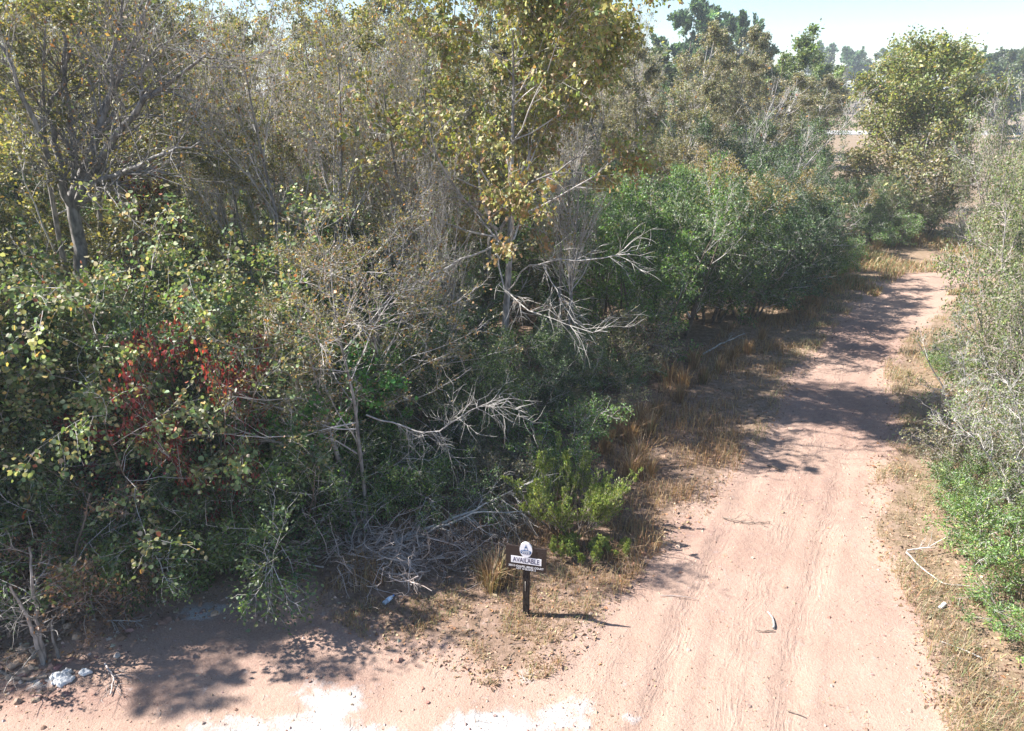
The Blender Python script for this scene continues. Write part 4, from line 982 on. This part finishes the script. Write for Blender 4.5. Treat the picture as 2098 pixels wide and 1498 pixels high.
for k, (px, py, s) in enumerate(tufts):
    x, y = gp(px, py); g = 2 if px > 1700 else (1 if py > 1150 else (3 if px >= 1470 else (0 if px >= 1340 and py < 870 else 4)))
    o = link('bunchgrass', tm[2 if g == 1 else k % 3]); o.location = (x, y, hz(x, y)); o.scale = (s, s, s); o.rotation_euler = (0, 0, k * 1.7)
    tag(o, TW[g], 'grass', TW[g])

# ------------------------------------------------------------------ dead wood
def limb_thing(name, label, cat, pts, r0, r1, mat, group=None, twigs=0, tl=.5, droop=-.1, sub=4, seed=1, z_rel=True):
    rg = np.random.default_rng(seed)
    p = np.array(pts, float)
    if z_rel: p[:, 2] += height(p[:, 0], p[:, 1])
    n = 14; s = np.linspace(0, len(p) - 1, n); i = np.minimum(s.astype(int), len(p) - 2); f = (s - i)[:, None]
    q = p[i] * (1 - f) + p[i + 1] * f; ln = np.linalg.norm(p[-1] - p[0]); q[1:-1] += rg.normal(0, .012 * ln / 2, (n - 2, 3)) * [1, 1, .3 if twigs == 0 else 1]
    o3 = q[0].copy(); q = q - o3
    mb = MB(); P = q[None]; R = np.linspace(r0, r1, n)[None]; tubes(mb, P, R, 7)
    o = link(name, mb.mesh(name, mat)); o.location = o3
    tag(o, label, cat, group)
    if twigs:
        mt = MB(); idx, t, pos, d, pr = shoots(rg, P, R, twigs, .15, 1, .9); d[:, 2] = d[:, 2] * .6 - .35 * (droop < 0)
        P2, R2 = grow(rg, pos, d, tl * rg.uniform(.4, 1.3, len(t)), np.clip(pr * .5, .005, .015), 7, .14, droop); tubes(mt, P2, R2, 3)
        if sub:
            idx, t, pos, d, pr = shoots(rg, P2, R2, sub, .1, 1, .8)
            P3, R3 = grow(rg, pos, d, tl * .5 * rg.uniform(.4, 1.2, len(t)), np.full(len(t), .0045), 5, .2, droop * .5); tubes(mt, P3, R3, 3)
            zmin = -o3[2] + .02
        b = link('twigs', mt.mesh('twigs', mat), o); b['kind'] = 'stuff'
    return o
def g3(px, py, z=.03):
    x, y = gp(px, py, z); return (x, y, z)
c0 = gp(800, 1118)
limb_thing('fallen_branch', 'long fallen bleached branch with drooping bare twigs, between brush pile and sign', 'branch',
           [(c0[0], c0[1], .08), tuple(at(900, 1072, c0[1] + .25)), tuple(at(985, 1040, c0[1] + .3)), tuple(at(1085, 988, c0[1] + .45))], .036, .009, M_DEAD, twigs=30, tl=.85, droop=-.1, sub=7, seed=3, z_rel=False)
limb_thing('fallen_branch', 'second thinner bleached branch lying along the long fallen one', 'branch',
           [(c0[0] + .1, c0[1] - .05, .06), tuple(at(905, 1078, c0[1] + .15)), tuple(at(980, 1046, c0[1] + .15)), tuple(at(1090, 1050, c0[1] + .2))], .03, .008, M_DEAD, twigs=12, tl=.6, droop=-.1, sub=3, seed=4, z_rel=False)
limb_thing('hanging_branch', 'bare pale branch reaching right from the sapling foot, over the dark bushes', 'branch',
           [tuple(at(750, 850, 11.4)), tuple(at(840, 880, 11.2)), tuple(at(890, 890, 11.1)), tuple(at(960, 845, 11.1)), tuple(at(1030, 812, 11.3))], .016, .005, M_DEAD, twigs=34, tl=.75, droop=-.03, sub=6, seed=6, z_rel=False)
# brush pile
bx, by = gp(785, 1150); rg = np.random.default_rng(44); n = 170
st = np.stack([bx + rg.normal(0, .55, n), by + rg.normal(0, .3, n), np.abs(rg.normal(.12, .12, n))], 1)
d = rg.normal(size=(n, 3)); d[:, 2] *= .35
P, R = grow(rg, st, d, rg.uniform(.4, 1.2, n), rg.uniform(.006, .016, n), 8, .2, -.02)
P[:, :, 2] = np.maximum(P[:, :, 2], .02)
mb = MB(); tubes(mb, P - np.array([bx, by, 0]), R, 4)
idx, t, pos, d, pr = shoots(rg, P - np.array([bx, by, 0]), R, 6, .1, 1, .7)
P2, R2 = grow(rg, pos, d, rg.uniform(.1, .4, len(t)), np.full(len(t), .004), 5, .25, -.02); P2[:, :, 2] = np.maximum(P2[:, :, 2], .02); tubes(mb, P2, R2, 3)
o = link('brush_pile', mb.mesh('brush_pile', M_TWIGB)); o.location = (bx, by, hz(bx, by)); tag(o, 'tangled heap of dry grey brush at the foot of the front sapling', 'brush pile', kind='stuff')
bx, by = gp(930, 1140); n = 300
st = np.stack([rg.normal(0, .45, n), rg.normal(0, .28, n), np.abs(rg.normal(.1, .12, n))], 1); d = rg.normal(size=(n, 3)); d[:, 2] *= .6
P, R = grow(rg, st, d, rg.uniform(.2, .6, n), rg.uniform(.004, .008, n), 6, .25, -.01); P[:, :, 2] = np.maximum(P[:, :, 2], .02); mb = MB(); tubes(mb, P, R, 3)
k = 2600; ii = rg.integers(0, n, k); pos, tan, _ = sample(P, R, ii, rg.uniform(0, 1, k))
ml = MB(); leaves(ml, pos, .035 * rg.uniform(.6, 1.4, k), tan + rg.normal(0, .7, (k, 3)), rg.normal(size=(k, 3)), 'fold', pick(rg, BROWNDEAD, k) * .8)
o = link('dead_brush', mb.mesh('dead_brush', M_TWIGB)); o.location = (bx, by, hz(bx, by)); tag(o, 'low mat of dead dark brown brush under the fallen branch, left of the sign', 'brush')
b = link('foliage', ml.mesh('foliage', M_LITTER), o); b['kind'] = 'stuff'
# leaning grey saplings on the left bank
for k, (pts, r0, lab) in enumerate([([(90, 1365, 0), (70, 1300, 0), (55, 1260, 0), (20, 1200, -.1)], .035, 'pale grey sapling stem bending left on the clay bank'), ([(88, 1362, 0), (80, 1280, .05), (65, 1200, .1), (60, 1120, .2)], .035, 'straight pale sapling stem beside the bending one'),
                                    ([(130, 1282, 0), (140, 1200, .1), (160, 1120, .2), (185, 1010, .4)], .03, 'dark slim stem behind the pale sapling stems'), ([(122, 1350, 0), (108, 1310, 0), (106, 1260, .1)], .025, 'short broken stub right of the pale sapling stems'),
                                    ([(198, 1280, 0), (186, 1230, .05), (182, 1170, .1)], .014, 'thin bent switch on the shaded clay bank')]):
    x, y = gp(*pts[0][:2])
    pp = [(x, y, -.05)] + [tuple(at(a, b_, y + c)) for a, b_, c in pts[1:]]
    limb_thing('bare_sapling', lab, 'sapling', pp, r0, r0 * .4, M_GREY if k != 2 else M_BROWN, 'bare stems on the left bank', twigs=12 if k != 3 else 0, tl=.7, droop=.0, sub=5, seed=20 + k, z_rel=False)
limb_thing('fallen_stick', 'curved brown stick lying on the clay at the left edge', 'stick', [g3(-8, 1374), g3(30, 1390), g3(60, 1391), g3(98, 1386)], .024, .02, M_BROWN, seed=31)
limb_thing('fallen_stick', 'bleached bow-shaped stick in the wheel track', 'stick', [g3(1573, 1252), g3(1582, 1262), g3(1586, 1275), g3(1585, 1286)], .011, .017, M_DEAD, seed=32)
limb_thing('fallen_stick', 'short brown stick touching the bow-shaped stick', 'stick', [g3(1549, 1288), g3(1565, 1290), g3(1585, 1290)], .006, .012, M_BROWN, seed=33)
limb_thing('fallen_stick', 'long thin branch lying along the right verge', 'stick', [g3(1855, 1140), g3(1880, 1165), g3(1930, 1202), g3(1990, 1208)], .014, .008, M_DEAD, seed=34)
limb_thing('fallen_stick', 'white stick lying on the right verge nearest the viewer', 'stick', [g3(1920, 1325), g3(1975, 1343), g3(2010, 1356)], .008, .014, M_DEAD, seed=35)
limb_thing('fallen_stick', 'grey forked twig across the right verge', 'stick', [g3(1856, 1136, .05), g3(1900, 1125, .15), g3(1955, 1097, .3)], .012, .006, M_TWIG, twigs=6, tl=.35, droop=0, sub=0, seed=36)
limb_thing('fallen_stick', 'bundle of thin brown twigs in the upper part of the sunlit track', 'stick', [g3(1480, 1062), g3(1530, 1075), g3(1575, 1072)], .012, .006, M_BROWN, twigs=16, tl=.3, droop=-.05, sub=2, seed=37)
limb_thing('fallen_stick', 'thin twig left of the wheel track', 'stick', [g3(1352, 1221), g3(1390, 1222), g3(1428, 1224)], .007, .005, M_TWIGB, seed=38)
limb_thing('fallen_stick', 'pale fallen limb in the shaded verge below the evergreen wall', 'stick', [g3(1440, 730, .1), g3(1480, 708, .2), g3(1525, 690, .35)], .03, .012, M_DEAD, twigs=8, tl=.6, droop=0, sub=2, seed=39)
limb_thing('fallen_stick', 'dark short stick on the dappled middle of the track', 'stick', [g3(1572, 952), g3(1585, 957), g3(1598, 963)], .02, .014, M_BROWN, seed=40)
limb_thing('fallen_stick', 'slim brown twig nearest the viewer on the track', 'stick', [g3(1612, 1450), g3(1632, 1458), g3(1650, 1468)], .008, .006, M_BROWN, seed=41)
limb_thing('fallen_stick', 'grey dry stalks lying on the clay bank', 'stick', [g3(215, 1275, .1), g3(240, 1272, .12), g3(290, 1273, .05)], .01, .006, M_TWIG, twigs=14, tl=.4, droop=-.05, sub=2, seed=42)
limb_thing('fallen_stick', 'tangle of dead roots at the edge of the sunlit clay', 'stick', [g3(215, 1360, .08), g3(235, 1390, .05), g3(225, 1425, .03)], .014, .008, M_TWIGB, twigs=24, tl=.35, droop=-.06, sub=3, seed=43)

# stones
def stone(px, py, s, col, lab, group, seed):
    rg = np.random.default_rng(seed); x, y = gp(px, py)
    u, v = np.meshgrid(np.linspace(0, 2 * PI, 9)[:-1], np.linspace(.25, PI - .25, 5)); p = np.stack([np.cos(u) * np.sin(v), np.sin(u) * np.sin(v), np.cos(v)], -1).reshape(-1, 3)
    p = p * rg.uniform(.75, 1.2, (len(p), 1)) * np.array([1, .8, .6]) * s
    q = [(r * 8 + c, r * 8 + (c + 1) % 8, (r + 1) * 8 + (c + 1) % 8, (r + 1) * 8 + c) for r in range(4) for c in range(8)]
    t = [(0, (c + 1) % 8, c) for c in range(1, 7)] + [(32, 32 + c, 32 + (c + 1) % 8) for c in range(1, 7)]
    mb = MB(); mb.add(p, quads=q, tris=t)
    o = link('stone', mb.mesh('stone', col, False)); o.location = (x, y, hz(x, y) + s * .25); o.rotation_euler = (0, 0, rg.uniform(0, 6)); tag(o, lab, 'stone', group)
M_CHALK = plain_mat('chalky_clay', (.60, .59, .57), .9, .15, 25); M_REDST = plain_mat('red_clay_stone', (.36, .20, .14), .95, .25, 25); M_EARTHST = plain_mat('earth_clod', (.40, .29, .21), .95, .25, 25)
for k, (px, py, s) in enumerate([(122, 1388, .10), (135, 1382, .085), (140, 1396, .09), (116, 1398, .07), (128, 1402, .08), (108, 1390, .06), (133, 1392, .1)]):
    stone(px, py, s, M_CHALK, 'white chalky lump in the little heap at the left', 'white lumps in the heap at the left', 400 + k)
stone(176, 1381, .085, M_CHALK, 'pale chalky stone lying alone right of the white heap', None, 420)
for k, (px, py, s) in enumerate([(48, 1380, .10), (30, 1368, .09), (62, 1372, .08), (20, 1388, .07), (75, 1345, .06), (50, 1340, .09), (68, 1342, .05), (160, 1310, .08), (140, 1290, .07), (215, 1260, .09)]):
    stone(px, py, s, M_EARTHST, 'brown clod at the foot of the leaning stems on the left bank', 'brown clods on the left bank', 440 + k)
for k, (px, py, s) in enumerate([(1325, 1118, .07), (1318, 1140, .06), (1300, 1160, .05), (1330, 1128, .05), (1275, 1185, .06), (1410, 1064, .05)]):
    stone(px, py, s, M_REDST, 'reddish clay lump along the left edge of the track, right of the sign', 'reddish clay lumps right of the sign', 470 + k)

# survey stake with a white painted end, lying on the right edge
def box(mb, c, s, bev=0.0):
    x, y, z = np.array(s) / 2
    b = bev
    pts = []
    for sx in (-1, 1):
        for sy in (-1, 1):
            for sz in (-1, 1):
                pts += [(sx * x, sy * (y - b), sz * (z - b)), (sx * (x - b), sy * y, sz * (z - b)), (sx * (x - b), sy * (y - b), sz * z)]
    pts = np.array(pts) + np.array(c)
    import bmesh
    bm = bmesh.new()
    for p in pts: bm.verts.new(p)
    r = bmesh.ops.convex_hull(bm, input=bm.verts)
    bm.verts.ensure_lookup_table(); bm.verts.index_update()
    V = [tuple(v.co) for v in bm.verts]; F = [[v.index for v in f.verts] for f in bm.faces]; bm.free()
    mb.add(V, tris=[f for f in F if len(f) == 3], quads=[f for f in F if len(f) == 4])
a = np.array(g3(1897, 1279)); b = np.array(g3(1934, 1245)); L_ = np.linalg.norm(b - a); ang = math.atan2(b[1] - a[1], b[0] - a[0])
st = empty('marker_stake', (a[0], a[1], hz(a[0], a[1]) + .03), ang); tag(st, 'weathered wooden stake with a white painted end, lying at the right edge of the track', 'stake')
mb = MB(); W = .045
mb.add([(0, 0, 0), (.1, -W / 2, -W / 2), (.1, W / 2, -W / 2), (.1, W / 2, W / 2), (.1, -W / 2, W / 2)], tris=[(0, 2, 1), (0, 3, 2), (0, 4, 3), (0, 1, 4)])
box(mb, (.1 + (L_ * .66 - .1) / 2, 0, 0), (L_ * .66 - .1, W, W), .003)
link('shaft', mb.mesh('shaft', bark_mat('weathered_stake', (.10, .09, .06), (.30, .27, .18), 40), False), st)
mb = MB(); box(mb, (L_ * .83, 0, .001), (L_ * .34, W * 1.03, W * 1.03), .004); link('painted_end', mb.mesh('painted_end', plain_mat('white_paint', (.8, .8, .8), .5, .03), False), st)

# crumpled drinks bottle
x, y = gp(787, 1246)
e = empty('plastic_bottle', (x, y, hz(x, y) + .035), 1.0); tag(e, 'crumpled pale blue plastic bottle lying in the litter left of the sign', 'bottle')
def lathe(prof, n=14, jit=0, seed=0):
    rg = np.random.default_rng(seed); V = []
    for xx, rr in prof:
        for k in range(n):
            t = 2 * PI * k / n; r = rr * (1 + rg.normal(0, jit)); V.append((xx, math.cos(t) * r, math.sin(t) * r))
    Q = [(i * n + k, i * n + (k + 1) % n, (i + 1) * n + (k + 1) % n, (i + 1) * n + k) for i in range(len(prof) - 1) for k in range(n)]
    m_ = MB(); m_.add(V, quads=Q); return m_
def clear_mat(name, col, alpha=.55):
    m, nt, out = new_mat(name); N = nt.nodes.new; L = nt.links.new
    b_ = N('ShaderNodeBsdfPrincipled'); b_.inputs['Base Color'].default_value = (*col, 1); b_.inputs['Roughness'].default_value = .15; b_.inputs['Transmission Weight'].default_value = alpha; b_.inputs['IOR'].default_value = 1.2
    L(b_.outputs[0], out.inputs[0]); return m
link('bottle_body', lathe([(0, .004), (0, .03), (.02, .036), (.05, .031), (.08, .036), (.11, .030), (.14, .036), (.16, .033), (.185, .016), (.2, .013), (.21, .013)], 14, .07, 2).mesh('bottle_body', clear_mat('clear_plastic', (.75, .85, .95))), e)
link('bottle_cap', lathe([(.208, .001), (.208, .0155), (.228, .0155), (.228, .001)]).mesh('bottle_cap', plain_mat('blue_cap', (.1, .25, .6), .4)), e)
link('bottle_label', lathe([(.075, .0375), (.11, .0355), (.135, .0375)], 14, .03, 5).mesh('bottle_label', plain_mat('pale_label', (.55, .68, .82), .4)), e)

# ------------------------------------------------------------------ the sign
sx, sy = gp(1078, 1262)
sz = hz(sx, sy)
sign = empty('lot_sign', (sx, sy, sz), RAD(-13.5)); tag(sign, 'dark brown lot sign reading AVAILABLE, with a white oval crest, on a square post', 'sign')
M_SIGN = plain_mat('brown_sign_paint', (.030, .020, .017), .45, .12, 60); M_POST = bark_mat('stained_post', (.010, .007, .006), (.035, .024, .018), 25, .3)
M_WHITE = plain_mat('sign_white', (.80, .80, .82), .4, .02); M_NAVY = plain_mat('sign_navy', (.03, .09, .22), .4, .04); M_INK = plain_mat('sign_ink', (.035, .035, .09), .4, .04)
PANEL_W, PANEL_H, PB = .60, .405, .845
mb = MB(); box(mb, (0, 0, PB * .5 - .08), (.089, .089, PB + .16 + .3), .005); link('post', mb.mesh('post', M_POST, False), sign)
mb = MB(); box(mb, (.004, -.055, PB + PANEL_H / 2), (PANEL_W, .02, PANEL_H), .003); panel = link('panel', mb.mesh('panel', M_SIGN, False), sign)
mb = MB(); box(mb, (-.008, -.0462, .55), (.007, .004, .17), .001); o = link('paint_streak', mb.mesh('paint_streak', plain_mat('bare_streak', (.5, .45, .38), .6)), sign)
FY = -.065
mb = MB(); box(mb, (.004 + (.505 - .5) * PANEL_W, FY - .001, PB + PANEL_H * (1 - .575)), (PANEL_W * .755, .004, PANEL_H * .285), .0005); link('name_strip', mb.mesh('name_strip', M_WHITE, False), panel)
def oval(rx, rz, y0, y1, cx, cz, mat, name, parent, power=2.0, n=40):
    V = []
    for yy in (y0, y1):
        for k in range(n):
            t = 2 * PI * k / n; c, s_ = math.cos(t), math.sin(t)
            V.append((cx + rx * np.sign(c) * abs(c) ** (2 / power), yy, cz + rz * np.sign(s_) * abs(s_) ** (2 / power)))
    V += [(cx, y0, cz), (cx, y1, cz)]
    T = [(2 * n, k, (k + 1) % n) for k in range(n)] + [(2 * n + 1, n + (k + 1) % n, n + k) for k in range(n)]
    Q = [(k, n + k, n + (k + 1) % n, (k + 1) % n) for k in range(n)]
    m_ = MB(); m_.add(V, tris=T, quads=Q); return link(name, m_.mesh(name, mat, False), parent)
CZ = PB + PANEL_H - .045; CXo = .004
crest = oval(.093, .127, FY - .012, FY + .012, CXo, CZ, M_WHITE, 'crest', sign)
crest['label'] = 'white oval crest with a blue steeple emblem'
oval(.080, .034, FY - .0145, FY - .0125, CXo, CZ - .035, M_NAVY, 'crest_band', crest, 3.2)
# steeple emblem
def flat(poly, y0, th, mat, name, parent, tris):
    n = len(poly); V = [(p[0], y0, p[1]) for p in poly] + [(p[0], y0 + th, p[1]) for p in poly]
    T = list(tris) + [(a_ + n, c_ + n, b_ + n) for a_, b_, c_ in tris]
    Q = [(k, k + n, (k + 1) % n + n, (k + 1) % n) for k in range(n)]
    m_ = MB(); m_.add(V, tris=T, quads=Q); return link(name, m_.mesh(name, mat, False), parent)
ez = CZ - .004
flat([(CXo - .028, ez), (CXo - .02, ez), (CXo - .018, ez + .04), (CXo, ez + .04), (CXo, ez + .1), (CXo - .006, ez + .07), (CXo - .02, ez + .045)], FY - .0145, .002, M_NAVY, 'steeple', crest, [(0, 1, 2), (0, 2, 6), (2, 3, 6), (3, 5, 6), (3, 4, 5)])
flat([(CXo + .028, ez), (CXo + .02, ez + .045), (CXo + .006, ez + .07), (CXo, ez + .1), (CXo, ez + .04), (CXo + .018, ez + .04), (CXo + .02, ez)], FY - .0145, .002, M_NAVY, 'steeple', crest, [(0, 1, 6), (1, 5, 6), (1, 4, 5), (1, 2, 4), (2, 3, 4)])
def text(s, size, cx, cz, mat, parent, name, w=None, y=FY - .004, bold=0.0):
    c = bpy.data.curves.new(name, 'FONT'); c.body = s; c.size = size; c.align_x = 'CENTER'; c.align_y = 'CENTER'; c.extrude = .0006; c.offset = bold; c.resolution_u = 3
    o = bpy.data.objects.new(name, c); COL.objects.link(o)
    bpy.context.view_layer.update()
    me = bpy.data.meshes.new_from_object(o); bpy.data.objects.remove(o)
    me.name = name; me.materials.clear(); me.materials.append(mat)
    n = len(me.vertices); co = np.zeros(n * 3); me.vertices.foreach_get('co', co); co = co.reshape(-1, 3)
    wd = co[:, 0].max() - co[:, 0].min(); f = (w / wd) if w else 1
    zc = (co[:, 1].max() + co[:, 1].min()) / 2
    out = np.stack([cx + co[:, 0] * f, y - co[:, 2], cz + (co[:, 1] - zc)], 1)
    me.vertices.foreach_set('co', out.ravel()); me.update()
    return link(name, me, parent)
text('AVAILABLE', .112, .006, PB + PANEL_H * (1 - .575), M_INK, panel, 'lettering', w=PANEL_W * .66, bold=.0012)
text('25010 CHAPEL BEND COURT', .044, .006, PB + PANEL_H * .152, M_WHITE, panel, 'lettering', w=PANEL_W * .87, y=FY - .0012, bold=.0006)
text('LOT 15 BLOCK 2', .044, .006, PB + PANEL_H * .055, M_WHITE, panel, 'lettering', w=PANEL_W * .48, y=FY - .0012, bold=.0006)
text('CHAPEL', .040, CXo, CZ - .027, M_WHITE, crest, 'lettering', w=.125, y=FY - .0155, bold=.0005)
text('B E N D', .022, CXo, CZ - .053, M_WHITE, crest, 'lettering', w=.10, y=FY - .0155, bold=.0004)

# ------------------------------------------------------------------ where several things still read the same, say which of them it is
def _px(o):
    x, y, z = o.location; d = cp * y - sp * (z + 1.5 - CAM_H)
    return PW / 2 + FOC * x / max(d, .1)
by_label = {}
for o in S.objects:
    if o.parent is None and 'label' in o: by_label.setdefault(o['label'], []).append(o)
ORD = ['leftmost', 'second from left', 'third from left', 'fourth from left', 'fifth from left', 'sixth from left', 'seventh from left', 'eighth from left', 'ninth from left', 'tenth from left']
NUM = {2: 'two', 3: 'three', 4: 'four', 5: 'five', 6: 'six', 7: 'seven', 8: 'eight', 9: 'nine', 10: 'ten'}
for lab, os_ in by_label.items():
    if len(os_) < 2: continue
    vis = sorted([o for o in os_ if -60 < _px(o) < PW + 60], key=_px)
    n = len(vis)
    if n < 2 or n > 10 or 'past the left edge' in lab or 'far wood line' in lab: continue
    for i, o in enumerate(vis):
        o['label'] = lab + (', left one' if i == 0 else ', right one') if n == 2 else lab + ', ' + ('rightmost' if i == n - 1 else ORD[i])
        while len(o['label'].replace('-', ' ').split()) > 16 and ' the ' in o['label']: o['label'] = o['label'].replace(' the ', ' ', 1)
    for o in os_:
        if o not in vis: o['label'] = lab + ', outside the view'

# ------------------------------------------------------------------ the air
def haze(density):
    m, nt, out = new_mat('air')
    v = nt.nodes.new('ShaderNodeVolumePrincipled'); v.inputs['Color'].default_value = (.86, .93, 1.0, 1); v.inputs['Density'].default_value = density; v.inputs['Anisotropy'].default_value = 0.1
    nt.links.new(v.outputs[0], out.inputs['Volume'])
    mb = MB(); box(mb, (0, 0, 11.0), (2600, 2600, 25.0)); o = link('haze', mb.mesh('haze', m, False)); o['kind'] = 'stuff'; o['label'] = 'thin bright autumn haze over the woods'; o['category'] = 'haze'
haze(.0009)
